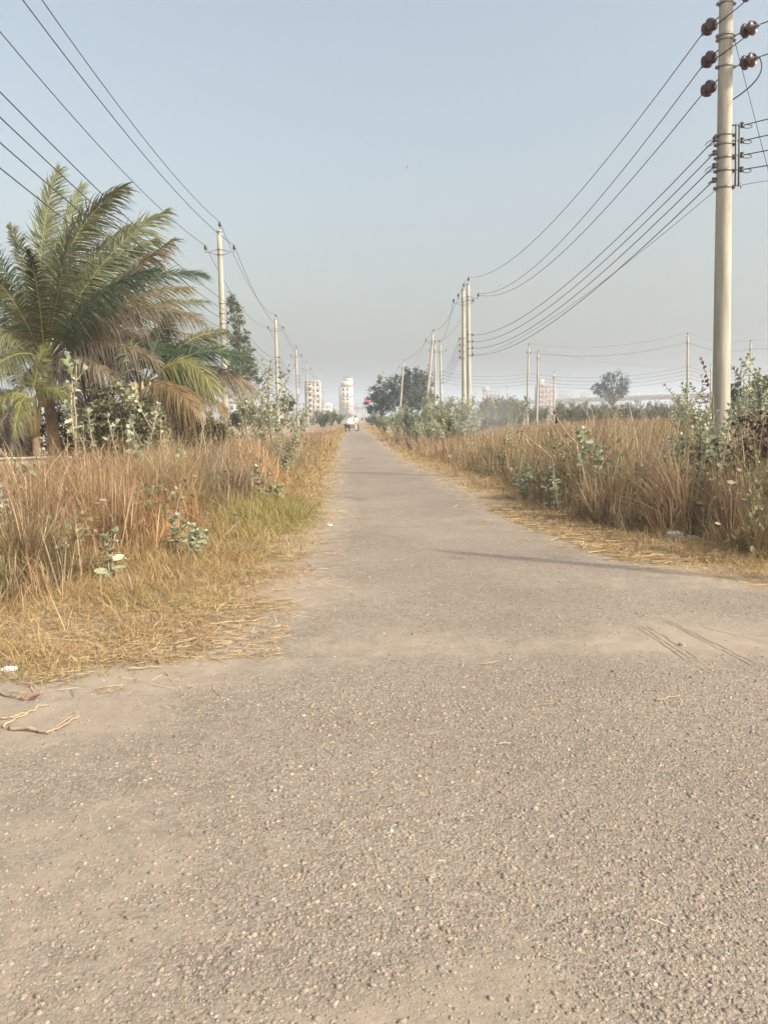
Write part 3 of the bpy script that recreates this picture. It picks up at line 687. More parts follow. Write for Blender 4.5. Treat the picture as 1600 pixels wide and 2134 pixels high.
# loose wire tails and loops at the low voltage clamps
for py, tail in ((290, 1), (318, 2), (345, 1), (375, 2)):
    z = zat(py); r = br(z); jm = MB()
    if tail == 1:
        th = np.linspace(0, 5.6, 14); jm.tube([(-r - .14 - .10 * math.cos(a), .05, z - .06 + .05 * math.sin(a) - .04 * math.cos(a)) for a in th], .009, 5)
    else: jm.tube([(-r - .01, 0, z), (-r - .10, -.02, z - .01), (-r - .2, -.03, z - .07)], .014, 5)
    jm.build('wire_tail', M_WIRE, big)
for i, py in enumerate((290, 318, 345, 375)):
    z = zat(py); r = br(z); p = Vector((-r - .06, 0, z))
    MB().lathe(SHACK, 10, Matrix.Translation(p)).build('shackle_insulator', M_PORCD, big, True); B_ATT['l%d' % i] = BM @ p
for i, py in enumerate((265, 297, 327, 357)):
    z = zat(py); p = Vector((.33, -.095, z)); MB().lathe(SHACK, 10, Matrix.Translation(p)).build('shackle_insulator', M_PORCD, big, True)
    mbw = MB(); th = np.linspace(0, 6.28, 12); mbw.tube([(p.x + .11 + .11 * math.cos(a), p.y + .02 * math.sin(a), p.z - .03 + .045 * math.sin(a)) for a in th], .009, 5); mbw.build('tie_wire', M_WIRE, big)
    B_ATT['m%d' % i] = BM @ (p + Vector((.05, 0, 0)))

# ------------------------------------------------------------------ wires
def sagged(a, b, sag, n=18):
    a, b = Vector(a), Vector(b); return [a.lerp(b, t) - Vector((0, 0, 4 * sag * t * (1 - t))) for t in np.linspace(0, 1, n)]
def wire(pts_list, sags, rad, label, group, name='power_line'):
    mb = MB()
    for (a, b), s in zip(zip(pts_list[:-1], pts_list[1:]), sags):
        L = (Vector(b) - Vector(a)).length; mb.tube(sagged(a, b, s), rad if np.isscalar(rad) else rad, 5)
    return tag(mb.build(name, M_WIRE), label, 'power line', group)
WL = 'overhead wires along the left pole row'
LP = [L0, L1, L2, L3, L4, L5, L6, L7]
for key, lab in (('top', 'topmost wire of the left pole row running over the pole tops'), ('a', 'wire on the outer arm of the left pole row, left of the shafts'), ('b', 'wire on the road side arm of the left pole row')):
    wire([p[key] for p in LP], [1.0, 1.1, .9, .9, 1, 1, 1], .0125, lab, WL)
for i, lab in enumerate(('highest', 'second highest', 'third highest', 'lowest')):
    wire([p['l%d' % i] for p in LP], [.55, .9, .8, .8, .8, .8, .8], .0125, lab + ' of the four low wires strung on the left pole row', WL)
WR = 'overhead wires between the big pole and the close pair'
for i, lab in enumerate(('uppermost', 'middle', 'lowest')):
    wire([B_ATT['h%d' % i], twinTop[i]], [1.35, 1.3, 1.25], .0115, lab + ' of the three high wires from the big pole to the close pair', WR)
for i, lab in enumerate(('highest', 'second', 'third', 'lowest')):
    wire([B_ATT['l%d' % i], T2['l%d' % i] - Vector((.3, 0, .0))], [1.15], .0115, lab + ' of the four low wires from the big pole to the close pair', WR)
wire([BM @ Vector((-.17, 0, zat(395))), T2['l3'] - Vector((.3, 0, .15))], [.75], .006, 'thin slack wire under the low wires left of the big pole', WR)
WO = 'overhead wires leaving the big pole to the right'
for i, lab in enumerate(('uppermost', 'middle', 'lowest')):
    wire([B_ATT['r%d' % i], RP + Vector((0, 0, 10.6 - .65 * i))], [.35], .0115, lab + ' of the three high wires leaving the big pole to the right', WO)
for i, lab in enumerate(('highest', 'second', 'third', 'lowest')):
    wire([B_ATT['m%d' % i], RP + Vector((0, 0, 7.8 - .42 * i))], [.3], .0115, lab + ' of the four low wires leaving the big pole to the right', WO)
wire([BM @ Vector((.34, -.09, zat(389))), RP + Vector((0, 0, 6.6))], [.35], .005, 'hair thin wire under the low wires right of the big pole', WO)
WT = 'overhead wires beyond the close pair of poles'
wire([T2['top'], T1['top']], [0.05], .012, 'short high wire joining the tops of the close pair', WT)
wire([T1['top'], R3['top']], [1.0], .013, 'high wire from the close pair to the top of the leaning pole', WT)
wire([T1['a'], R3['b']], [1.1], .013, 'high wire from the close pair to the arm of the leaning pole', WT)
wire([T1['b'], R5['top']], [.6], .011, 'high wire from the close pair to the upright pole beyond', WT)
for i, lab in enumerate(('highest', 'second', 'third', 'lowest')):
    wire([T1['l%d' % i], R5['l%d' % i]], [.5], .014, lab + ' of the four low wires from the close pair to the upright pole', WT)
wire([R3['top'], R6['top']], [.8], .012, 'faint high wire from the leaning pole to the small leaning pole', WT)
wire([R3['a'], R6['b'], R7['b']], [.9, .9], .012, 'faint wire on the arms of the leaning poles by the dark tree', WT)
wire([R6['a'], R7['top']], [1.2], .012, 'faint wire sloping down into the dark tree crown', WT)
WX = 'overhead wires crossing the right field'
O1 = Vector((75, 80, 0))
for i, lab in enumerate(('highest', 'second', 'third', 'lowest')):
    wire([R5['l%d' % i], C1['l%d' % i], C4['l%d' % i], C5['l%d' % i] , O1 + Vector((0, 0, 7.4 - .46 * i))], [.5, .9, .5, .6], .013, lab + ' of the four low wires crossing the right field', WX)
for k, lab in (('top', 'topmost'), ('a', 'left arm'), ('b', 'right arm')):
    wire([C1[k], C4[k], C5[k], O1 + Vector((0, 0, 11 if k == 'top' else 10))], [1.0, .6, .6], .009, lab + ' high wire crossing the right field', WX)
wire([C2['top'], C6['top'], C9['top']], [1.2, .5], .009, 'faint upper wire farther out over the right field', WX)
wire([C2['l1'], C6['l1'], C9['l1']], [1.2, .5], .009, 'faint lower wire farther out over the right field', WX)

# stay wire
gy = MB(); ga = BM @ Vector((.16, -.06, zat(88))); gb = Vector((11.0, 16.6, 0.02)); gm = ga.lerp(gb, .335); gn = ga.lerp(gb, .365)
stay = empty('stay_wire', gb, 'thin slanting stay wire with a strain insulator right of the big pole', 'stay wire')
def loc(v): return Vector(v) - gb
mb = MB(); mb.tube([loc(ga), loc(gm)], .0065, 5); mb.tube([loc(gn), loc(gb)], .0085, 5); mb.build('cable', M_WIRE, stay)
dv = (gn - gm).normalized(); MB().lathe([(0, -.11), (.035, -.10), (.05, -.04), (.045, 0), (.05, .04), (.035, .10), (0, .11)], 10, Matrix.Translation(loc(gm.lerp(gn, .5))) @ dv.to_track_quat('Z', 'Y').to_matrix().to_4x4()).build('strain_insulator', M_PORCD, stay, True)

# ------------------------------------------------------------------ leaves
LT = np.array([(u_, s_ * w_, (.10 if s_ else 0) * (1 - .4 * u_) + .06 * math.sin(u_ * 3.1)) for u_, w_ in ((0, .06), (.22, .24), (.55, .31), (.84, .2), (1.0, .015)) for s_ in (-1, 0, 1)])
LF = np.array([(3 * i + j, 3 * i + j + 1, 3 * i + j + 4, 3 * i + j + 3) for i in range(4) for j in (0, 1)])
DT = np.array([(0, 0, 0), (.45, .28, .06), (1, 0, -.05), (.5, -.28, .06)]); DF = np.array([(0, 1, 2, 3)])
def norm(a): return a / (np.linalg.norm(a, axis=-1, keepdims=True) + 1e-9)
def leaf_mesh(P, D, Nn, L, C, tmpl=LT, faces=LF):
    P, D, Nn = np.asarray(P, float), norm(np.asarray(D, float)), np.asarray(Nn, float); L = np.asarray(L, float)
    S = norm(np.cross(Nn, D)); Nn = np.cross(D, S); n, k = len(P), len(tmpl)
    V = P[:, None] + L[:, None, None] * (tmpl[None, :, 0:1] * D[:, None] + tmpl[None, :, 1:2] * S[:, None] + tmpl[None, :, 2:3] * Nn[:, None])
    return V.reshape(-1, 3), (faces[None] + (np.arange(n) * k)[:, None, None]).reshape(-1, faces.shape[1]), np.repeat(np.asarray(C, float), k, 0)
def rot_about(v, ax, a):
    return Vector(v) @ Matrix.Rotation(-a, 3, Vector(ax))

# ------------------------------------------------------------------ milkweed shrubs
MILK = np.array([(.34, .39, .26), (.29, .35, .21), (.41, .44, .32), (.25, .31, .17), (.46, .46, .32)])
def milkweed(name, loc_, label, h, nst=4, leaf=.13, spread=.35, bare=.4, seed=1, pal=MILK, tint=1.0, group=None, twig=.6, cat='shrub', gap=.07, dead=0):
    """branched stems with opposite pairs of oval leaves, bare below"""
    rr = random.Random(seed); st = MB(); P, D, Nn, L, C = [], [], [], [], []
    def stem(p, d, length, r, level):
        k = max(5, int(length / .09)); pts = [Vector(p)]; d = Vector(d).normalized(); cur = Vector(p); q = rr.uniform(0, 6.28)
        nxt = length * (bare if level == 0 else bare * .5); s = 0.0; ph = rr.uniform(0, 3.14)
        for i in range(k):
            d = (d + Vector((rr.gauss(0, .07), rr.gauss(0, .07), .045 + rr.gauss(0, .03)))).normalized()
            cur = cur + d * (length / k); pts.append(cur.copy()); s += length / k
            if level < 2 and .3 < s / length < .85 and rr.random() < twig * .28 * (1 if level == 0 else .6):
                a = rr.uniform(0, 6.28); sd = (d * .8 + Vector((math.cos(a), math.sin(a), .1)) * .8).normalized()
                stem(cur, sd, length * rr.uniform(.3, .55), r * .6, level + 1)
            while s > nxt and nxt < length:
                nxt += gap * rr.uniform(.7, 1.3); ph += 1.57
                if rr.random() < .12: continue
                ax = d.orthogonal().normalized()
                f = s / length
                for sg in (0, math.pi):
                    if rr.random() < .1: continue
                    o_ = rot_about(ax, d, ph + sg + rr.gauss(0, .25)); up = .15 + .75 * f ** 2
                    ld = (o_ + d * up + Vector((0, 0, -.12 + rr.gauss(0, .15)))).normalized()
                    P.append(tuple(cur)); D.append(tuple(ld)); Nn.append(tuple(d - ld * d.dot(ld) + Vector((rr.gauss(0, .3), rr.gauss(0, .3), rr.gauss(0, .2))))); L.append(leaf * rr.uniform(.65, 1.15) * (1.05 - .45 * f)); C.append(pal[rr.randrange(len(pal))] * rr.uniform(.8, 1.15) * tint)
        for j in range(4):
            a = j * 1.57 + ph; o_ = rot_about(d.orthogonal().normalized(), d, a); ld = (o_ * .55 + d).normalized()
            P.append(tuple(cur)); D.append(tuple(ld)); Nn.append(tuple(o_ * -1 + d * .4)); L.append(leaf * rr.uniform(.4, .65)); C.append(pal[2 % len(pal)] * rr.uniform(.9, 1.2) * tint)
        st.tube(pts, np.linspace(r, r * .45, len(pts)), 5)
    for i in range(nst):
        a = rr.uniform(0, 6.28); lean = spread * rr.uniform(.3, 1.0)
        stem(Vector((rr.gauss(0, .06) * h, rr.gauss(0, .06) * h, -.03)), Vector((math.cos(a) * lean, math.sin(a) * lean, 1)), h * rr.uniform(.7, 1.0), .007 + .007 * h, 0)
    root = empty(name, loc_, label, cat, group)
    st.build('stems', M_STEM, root, True)
    V, Fq, Cc = leaf_mesh(P, D, Nn, L, np.clip(C, .01, .8)); np_mesh('leaves', V, Fq, M_LEAF, Cc, root, True)
    return root
SG = 'grey green milkweed shrubs around the road'
def place(px, Y): return foot(px, Y)
def hgt(px_top, Y): return z_at(px_top, Y)
mk = 'milkweed_shrub'
# tall, sparse ones in front of the palms
milkweed(mk, place(150, 14.5), 'lanky milkweed with pale leaf rosettes right of the coconut trunk', hgt(725, 14.5), 2, .20, .10, .34, 11, group=SG, twig=.3, tint=1.2, gap=.105)
milkweed(mk, place(207, 15.0), 'tall milkweed stem with big oval leaves against the dark gap under the palms', hgt(772, 15), 2, .21, .16, .30, 12, group=SG, twig=.2, tint=1.2, gap=.10)
milkweed(mk, place(262, 14.0), 'bending milkweed with few leaf tufts, left of the drooping yellow frond', hgt(790, 14), 2, .18, .42, .5, 13, group=SG, twig=.5, tint=1.15, gap=.10)
milkweed(mk, place(326, 14.0), 'leafy milkweed topped by broad leaves beside the drooping yellow frond', hgt(800, 14), 3, .19, .22, .4, 14, group=SG, twig=.4, tint=1.15, gap=.09)
# loose thicket left of the road, around the second pole
for i, (px, Y, top, lab) in enumerate(((528, 30, 775, 'loose tall milkweed, leftmost of the thicket by the nearest left pole'), (556, 27, 800, 'milkweed full of pale leaves in the middle of the left thicket'), (583, 31, 780, 'highest milkweed of the left thicket, covering the second pole'), (612, 27, 846, 'milkweed on the road side of the left thicket with a leaning top'), (500, 27, 850, 'lower milkweed at the foot of the nearest left pole'), (634, 34, 842, 'slender milkweed standing before the fourth left pole'))):
    milkweed(mk, place(px, Y), lab, hgt(top, Y), 4, .17, .36, .25, 30 + i, group=SG, twig=.8, tint=1.0, gap=.11)
milkweed(mk, place(590, 21), 'short bushy milkweed before the left thicket above the grass', hgt(905, 21), 5, .14, .5, .15, 41, group=SG, twig=.8, tint=.8)
milkweed(mk, place(655, 26), 'small pale milkweed alone in the grass near the left road edge', .55, 3, .12, .3, .15, 42, group=SG)
# small plants in the left verge
milkweed(mk, ground(228, 1203), 'upright single milkweed with pale stacked leaves in front of the left grass', .52, 2, .15, .08, .08, 43, group=SG, tint=1.05, gap=.036, twig=0)
milkweed(mk, ground(262, 1192), 'tiny milkweed seedling right of the upright single one', .17, 1, .10, .1, .1, 44, group=SG, gap=.05, twig=0)
milkweed(mk, ground(370, 1152), 'two stemmed milkweed, left of a pair in the left verge', .50, 3, .15, .2, .08, 45, group=SG, tint=1.1, gap=.042, twig=.2)
milkweed(mk, ground(412, 1162), 'spreading low milkweed, right of a pair in the left verge', .42, 5, .13, .5, .08, 46, group=SG, tint=1.05, gap=.042, twig=.2)
milkweed(mk, ground(438, 1112), 'little milkweed behind the pair in the left verge', .33, 1, .11, .1, .1, 47, group=SG, gap=.05, twig=0)
milkweed(mk, ground(491, 1112), 'little pale milkweed at the edge of the green grass tuft', .28, 1, .11, .1, .1, 48, group=SG, gap=.05, twig=0)
milkweed(mk, ground(546, 1055), 'milkweed with one tall shoot on the green grass left of the road',   .78, 2, .17, .1, .10, 49, group=SG, gap=.05, twig=.1)
milkweed(mk, ground(580, 1056), 'low sprawling milkweed next to the tall shoot, left of the road', .42, 6, .15, .7, .08, 50, group=SG, gap=.05, twig=.2)
milkweed(mk, ground(15, 1190), 'half bare milkweed leaning in the grass at the left picture edge', 1.05, 3, .09, .45, .55, 51, group=SG, gap=.06, twig=.8)
milkweed(mk, ground(22, 1130), 'milkweed top with spread leaves above the left grass by the palm trunks', 1.12, 2, .15, .2, .72, 52, group=SG, gap=.07, twig=.3)
# big leafy bank right of the road before the close pair of poles
BANK = 'leafy shrubs in the bank before the close pair of poles'
for i, (px, Y, top, lab) in enumerate(((800, 66, 868, 'low leafy shrub at the far left end of the right bank'), (826, 58, 856, 'leafy shrub left in the right bank below the small leaning pole'), (852, 52, 846, 'broad leafy shrub below the dark tree in the right bank'), (884, 50, 836, 'tall leafy shrub in front of the leaning pole'), (905, 44, 850, 'pale leaved shrub in the very middle of the right bank'), (930, 49, 818, 'highest leafy shrub of the right bank left of the close pair'), (955, 47, 828, 'leafy shrub touching the left side of the close pair'), (978, 48, 858, 'leafy shrub hiding the feet of the close pair'), (870, 42, 876, 'low shrub in front of the right bank, left of middle'), (920, 40, 880, 'low shrub in front of the right bank, right of middle'), (960, 40, 884, 'low shrub in front of the close pair of poles'))):
    milkweed(mk, place(px, Y), lab, hgt(top, Y), 9, .20, .75, .12, 60 + i, group=BANK, twig=1.1, tint=.95, gap=.11)
DRYSH = np.array([(.36, .30, .24), (.42, .36, .30), (.30, .24, .18)])
milkweed('dry_shrub', place(852, 36), 'greyish half dry shrub with pale flowers at the right road edge', hgt(912, 36), 9, .12, .7, .1, 80, DRYSH, group=None, twig=1.2, gap=.09)
milkweed('dry_shrub', place(828, 44), 'thin dry brown bush at the bend of the right verge', hgt(905, 44), 8, .10, .7, .1, 81, DRYSH, 1, None, 1.2)
# right field
milkweed(mk, ground(1046, 988), 'dark green low milkweed on the right verge behind the short grass', .62, 6, .16, .8, .05, 82, group=SG, tint=.55, gap=.06)
milkweed(mk, ground(1016, 994), 'very small green plant left of the dark low milkweed', .2, 4, .1, .8, .05, 83, group=SG, tint=.7, gap=.05)
milkweed(mk, place(1160, 12.6), 'half hidden milkweed with pale leaves at the left end of the tall reeds', hgt(965, 12.6), 3, .15, .45, .2, 84, group=SG, tint=.85)
milkweed(mk, place(1226, 12.4), 'milkweed with stacked leaves above the tall reeds', hgt(905, 12.4), 3, .16, .13, .3, 85, group=SG, gap=.06)
milkweed(mk, place(1292, 12.2), 'milkweed shoot poking out of the right grass, right of the stacked one', hgt(896, 12.2), 2, .16, .12, .4, 86, group=SG, tint=.9, gap=.07)
milkweed(mk, place(1100, 14.5), 'sprawling milkweed at the left front of the right grass behind the trampled straw', hgt(975, 14.5), 4, .14, .6, .1, 97, group=SG, tint=.9, twig=.8)
milkweed(mk, place(1340, 11.2), 'short milkweed inside the reed edge left of the pole shrubs', hgt(975, 11.2), 3, .15, .3, .15, 98, group=SG, tint=.9, twig=.4)
milkweed(mk, place(1276, 24), 'thin milkweed with a leaf cluster below the round field tree', hgt(845, 24), 2, .15, .12, .5, 87, group=SG, tint=.8, gap=.09)
milkweed(mk, place(1490, 11.3), 'broad milkweed wrapped round the foot of the big pole', hgt(872, 11.3), 9, .14, .36, .15, 88, group=SG, tint=.9, twig=1.1)
milkweed(mk, place(1446, 11.0), 'milkweed left of the big pole foot with dark leaves', hgt(925, 11), 8, .13, .4, .15, 89, group=SG, tint=.7, twig=.9)
milkweed(mk, place(1440, 22), 'yellowish bushy milkweed left of the big pole above the grass', hgt(822, 22), 7, .17, .4, .25, 90, group=SG, tint=1.0, twig=1.0)
milkweed(mk, place(1475, 24), 'brownish bushy milkweed right behind the yellowish one', hgt(826, 24), 7, .15, .5, .25, 91, group=SG, tint=.75, twig=1.0)
milkweed(mk, place(1545, 20), 'tangled bushy milkweed right of the big pole', hgt(845, 20), 9, .13, .5, .25, 92, group=SG, tint=.85, twig=1.2)
milkweed(mk, place(1585, 18), 'tall milkweed at the right picture edge with a yellow green top', hgt(770, 18), 5, .17, .25, .35, 93, group=SG, tint=1.05, twig=.9)
milkweed(mk, place(1580, 15), 'dense olive milkweed low at the right picture edge', hgt(838, 15), 9, .12, .55, .25, 94, group=SG, tint=.8, twig=1.2)
DEAD = np.array([(.11, .07, .05), (.15, .09, .06), (.085, .055, .04)])
milkweed('dead_shrub', place(1652, 10.2), 'dense dead brown bush right of the big pole', 1.50, 22, .10, .55, .1, 95, DEAD, group=None, twig=1.6, gap=.05)
milkweed('dead_shrub', place(1622, 11.4), 'smaller dead brown bush close to the big pole foot on its right', 1.25, 12, .09, .55, .1, 96, DEAD, 1.1, None, 1.5, gap=.05)
# middle distance
FG = 'hazy green shrubs across the right field'
protos = {}
mids = [(1005, 78, 842), (1030, 82, 836), (1056, 80, 834), (1080, 84, 838), (1048, 70, 850), (1015, 66, 856), (1195, 105, 845), (1215, 98, 850), (1245, 110, 848), (1172, 130, 846), (1262, 120, 850), (1300, 125, 846), (1330, 110, 850), (1360, 130, 846), (1395, 105, 848), (1420, 120, 842), (1130, 140, 852), (1105, 120, 854), (1515, 80, 838), (1545, 70, 842), (1570, 85, 836)]
where = ['front left of the close field clump', 'second from left in the close field clump', 'highest middle one of the close field clump', 'right end of the close field clump', 'lower front of the close field clump', 'nearest left shrub by the pair of poles', 'left of the round field tree, larger', 'left of the round field tree, lower and nearer', 'just left below the round field tree', 'far behind the short field pole', 'below the trunk of the round field tree', 'just right below the round field tree', 'second right of the round field tree', 'before the middle of the viaduct, far', 'before the viaduct left of the tallest field pole', 'at the foot of the tallest field pole', 'faint beside the unfinished brick block', 'faint between two field poles', 'right behind the big pole, left one', 'right behind the big pole, middle one', 'right behind the big pole, right one']
src = None
for i, ((px, Y, top), wl) in enumerate(zip(mids, where)):
    lab = 'hazy green shrub ' + wl
    if i < 3:
        o = milkweed(mk, place(px, Y), lab, hgt(top, Y), 16, .26, .95, .08, 120 + i, group=FG, twig=1.3, tint=.62, gap=.13); protos[i] = (o, hgt(top, Y))
    else:
        p, h0 = protos[i % 3]; o = copy_tree(p); o.location = place(px, Y); o.rotation_euler.z = random.uniform(0, 6.28); k = hgt(top, Y) / h0; o.scale = (k * random.uniform(.9, 1.4), k * 1.1, k); o['label'] = lab
for i, (px, Y, top, wl) in enumerate(((690, 140, 858, 'low hazy shrub left of the road before the white tower'), (672, 120, 856, 'low hazy shrub at the far left pole row'), (706, 170, 862, 'smallest hazy shrub at the left road end'), (775, 130, 864, 'low hazy shrub at the right road end'), (790, 110, 868, 'low shrub where the right bank begins'))):
    p, h0 = protos[i % 3]; o = copy_tree(p); o.location = place(px, Y); k = hgt(top, Y) / h0; o.scale = (k * 1.3, k * 1.1, k); o['label'] = wl; o['group'] = 'low hazy shrubs at the end of the road'

# bare stalks standing above the grass
def stalk(loc_, pts, label, r=.014, tips=0, seed=1):
    root = empty('dead_stalk', loc_, label, 'dead stalk', 'bare dead stalks above the grass'); rr = random.Random(seed)
    P = [Vector(p) - Vector(loc_) for p in pts]; mb = MB()
    n = 16; Q = []
    for i in range(n):
        t = i / (n - 1) * (len(P) - 1); k = min(int(t), len(P) - 2); Q.append(P[k].lerp(P[k + 1], t - k) + Vector((rr.gauss(0, .008), rr.gauss(0, .008), 0)))
    mb.tube(Q, np.linspace(r, r * .5, n), 6)
    mb.build('stem', M_STICK, root, True)
    if tips:
        Pp, D, Nn, L, C = [], [], [], [], []
        for j in range(tips):
            q = Q[-1 - int(rr.random() ** 2 * 7)]; Pp.append(tuple(q)); D.append((rr.gauss(0, .5), rr.gauss(0, .5), -.8 + rr.gauss(0, .4))); Nn.append((rr.gauss(0, 1), rr.gauss(0, 1), .3)); L.append(rr.uniform(.035, .08)); C.append(np.array((.12, .08, .05)) * rr.uniform(.7, 1.6))
        V, Fq, Cc = leaf_mesh(Pp, D, Nn, L, C); np_mesh('withered_leaves', V, Fq, M_LEAF, Cc, root)
    return root
def S3(px, py, Y): return at(px, py, Y)
stalk(place(1222, 13), [place(1222, 13), S3(1200, 925, 13), S3(1160, 875, 13), S3(1157, 855, 13)], 'curved bare stalk with a withered dark pod above the right grass', .016, 14, 1)
stalk(place(1165, 12.5), [place(1165, 12.5), S3(1150, 955, 12.5), S3(1110, 920, 12.5), S3(1075, 892, 12.5)], 'long bare stalk leaning left above the right grass', .014, 3, 2)
stalk(place(1502, 13), [place(1502, 13), S3(1484, 830, 13), S3(1474, 790, 13), S3(1459, 745, 13)], 'dark drooping seed stalk rising just left of the big pole', .011, 30, 3)
stalk(place(1515, 11), [place(1515, 11), S3(1528, 960, 11), S3(1580, 880, 11), S3(1612, 840, 11)], 'thick pale stalk leaning right across the dead brown bush', .012, 0, 4)
stalk(place(1506, 10), [place(1506, 10), S3(1500, 1000, 10), S3(1510, 930, 10), S3(1526, 845, 10)], 'straight pale cane before the foot of the big pole', .012, 4, 5)
stalk(place(80, 9), [place(80, 9), S3(60, 1060, 9), S3(30, 1040, 9), S3(10, 1000, 9)], 'pale dead stalk leaning left in the left grass', .012, 0, 6)
stalk(place(335, 9.5), [place(335, 9.5), S3(372, 1040, 9.5), S3(415, 950, 9.5), S3(425, 870, 9.5)], 'long thin stalk slanting right out of the left grass', .008, 0, 7)
stalk(place(350, 10), [place(350, 10), S3(300, 1125, 10), S3(255, 1100, 10), S3(235, 1075, 10)], 'bent dry branch low in the left grass behind the single milkweed', .014, 0, 8)

# ------------------------------------------------------------------ coconut palms
GRN = np.array([(.125, .14, .06), (.10, .12, .06), (.165, .165, .075), (.085, .10, .05), (.20, .18, .09)])
PAL_ = {'green': GRN, 'pale': np.array([(.21, .24, .13), (.17, .20, .10), (.24, .25, .14)]), 'dark': np.array([(.055, .085, .045), (.07, .10, .05)]), 'brown': np.array([(.20, .16, .10), (.26, .21, .135), (.15, .12, .075), (.18, .15, .105)]), 'yellow': np.array([(.20, .20, .075), (.26, .235, .09), (.16, .175, .065)]), 'semi': np.array([(.17, .165, .07), (.25, .19, .11), (.20, .15, .09)]), 'orange': np.array([(.28, .18, .08), (.24, .18, .08), (.30, .215, .105)])}
RCH = {'brown': (.34, .24, .15), 'orange': (.32, .2, .09), 'dark': (.14, .15, .06)}
M_PALMR = mat_attr('palm midrib', .5, 0, .1, 4, .4)
def frond(root, p0, p1, p2, kind, nleaf=150, leaf=.78, face=.6, droop=.45, petiole=.16, seed=0, rad=.028):
    """midrib along a quadratic curve (local coordinates), two rows of leaflets"""
    rr = np.random.default_rng(seed); p0, p1, p2 = (np.array(p, float) for p in (p0, p1, p2))
    t = np.linspace(0, 1, 22)[:, None]; c = (1 - t) ** 2 * p0 + 2 * t * (1 - t) * p1 + t * t * p2
    col = RCH.get(kind, (.36, .34, .11)); mb = MB(); mb.tube(c, np.linspace(rad, .005, 22), 6, col)
    tt = np.linspace(petiole, .995, nleaf); tt = np.repeat(tt, 2) + rr.normal(0, .004, nleaf * 2); tt = np.clip(tt, 0, 1); sg = np.tile([-1., 1.], nleaf)
    P = ((1 - tt) ** 2)[:, None] * p0 + (2 * tt * (1 - tt))[:, None] * p1 + (tt ** 2)[:, None] * p2
    T = norm((2 * (1 - tt))[:, None] * (p1 - p0) + (2 * tt)[:, None] * (p2 - p1))
    cam_dir = norm(-P[len(P) // 2] + np.array([4.0, -26, 0])) ; up = np.array([0, 0, 1.])
    nrm = norm(face * cam_dir + (1 - face) * up)
    S = norm(np.cross(T, nrm)); Nn = np.cross(S, T)
    a = np.radians(np.interp(tt, [0, .3, 1], [75, 62, 24])) + rr.normal(0, .13, len(tt))
    d = T * np.cos(a)[:, None] + S * (sg * np.sin(a))[:, None] + Nn * rr.normal(.12, .10, len(tt))[:, None]; d = norm(d)
    Lq = leaf * np.interp(tt, [0, .12, .35, .75, 1], [.45, .8, 1, .85, .32]) * rr.uniform(.62, 1.15, len(tt)) * np.where(rr.random(len(tt)) < .05, .4, 1)
    nseg = 5; s = np.linspace(0, 1, nseg + 1)
    dr = droop * rr.uniform(.5, 1.7, len(tt)) + .08
    C = P[:, None] + (Lq[:, None] * (s - .18 * dr[:, None] * s ** 2))[..., None] * d[:, None] + np.array([.42, .08, .04]) * (Lq[:, None] * s ** 2 * .5)[..., None]
    C[..., 2] -= dr[:, None] * Lq[:, None] * s ** 2 * .8
    wv = norm(np.cross(d, Nn + rr.normal(0, .25, Nn.shape)))
    hw = .5 * .027 * (leaf / .78) * np.array([.6, 1, .95, .75, .45, .05]) * (0.8 if kind in ('brown', 'orange') else 1)
    V = np.stack([C - wv[:, None] * hw[None, :, None], C + wv[:, None] * hw[None, :, None]], 2).reshape(len(tt), -1, 3)
    q = np.array([(2 * i, 2 * i + 1, 2 * i + 3, 2 * i + 2) for i in range(nseg)]); k = 2 * (nseg + 1)
    Fq = (q[None] + (np.arange(len(tt)) * k)[:, None, None]).reshape(-1, 4)
    pal = PAL_[kind]; cc = pal[rr.integers(0, len(pal), len(tt))] * np.exp(rr.normal(0, .12, (len(tt), 1)))
    mb.add(V.reshape(-1, 3), Fq, col=np.clip(np.repeat(cc, k, 0), .01, .8))
    o = mb.build('frond', M_PALM, root)
    if kind in ('brown', 'orange'): o['label'] = 'dead brown drooping frond' if kind == 'brown' else 'dying orange frond hanging down'
    return o
def palm_trunk(root, base, top, r0, r1, seed=0):
    rr = random.Random(seed); mb = MB(); n = 40; pts = []; rad = []
    for i in range(n):
        t = i / (n - 1); p = Vector(base).lerp(Vector(top), t); p.x += .06 * math.sin(t * 3); pts.append(p); rad.append((r0 + (r1 - r0) * t) * (1 + .06 * ((i % 3) == 0) + rr.gauss(0, .02)) * (1 + .5 * max(0, .08 - t) / .08))
    mb.tube(pts, rad, 16); return mb.build('trunk', M_PTRUNK, root, True)
def palm(px_base, Y, crown_px, label, fronds, r=.2, seed=0, bole=True):
    base = foot(px_base, Y); root = empty('coconut_palm', base, label, 'palm tree')
    crown = at(*crown_px, Y); L = lambda p: Vector(p) - base
    if bole: palm_trunk(root, Vector((0, 0, -.05)), L(crown), r, r * .72, seed)
    mbs = MB(); c = L(crown)   # fibrous leaf bases round the heart
    for i in range(9):
        a = i * .7; mbs.tube([c + Vector((.16 * math.cos(a), .16 * math.sin(a), -.75)), c + Vector((.22 * math.cos(a), .22 * math.sin(a), -.2)), c + Vector((.35 * math.cos(a), .35 * math.sin(a), .5))], [.075, .10, .03], 6, (.34, .25, .11))
    mbs.build('leaf_bases', M_PALMR, root, True)
    for i, (k, bpx, cpx, tpx, dy, kw) in enumerate(fronds):
        p0 = L(at(*bpx, Y)); p1 = L(at(*cpx, Y + dy * .45)); p2 = L(at(*tpx, Y + dy)); frond(root, p0, p1, p2, k, seed=seed * 100 + i, **kw)
    return root
c0 = (94, 760)
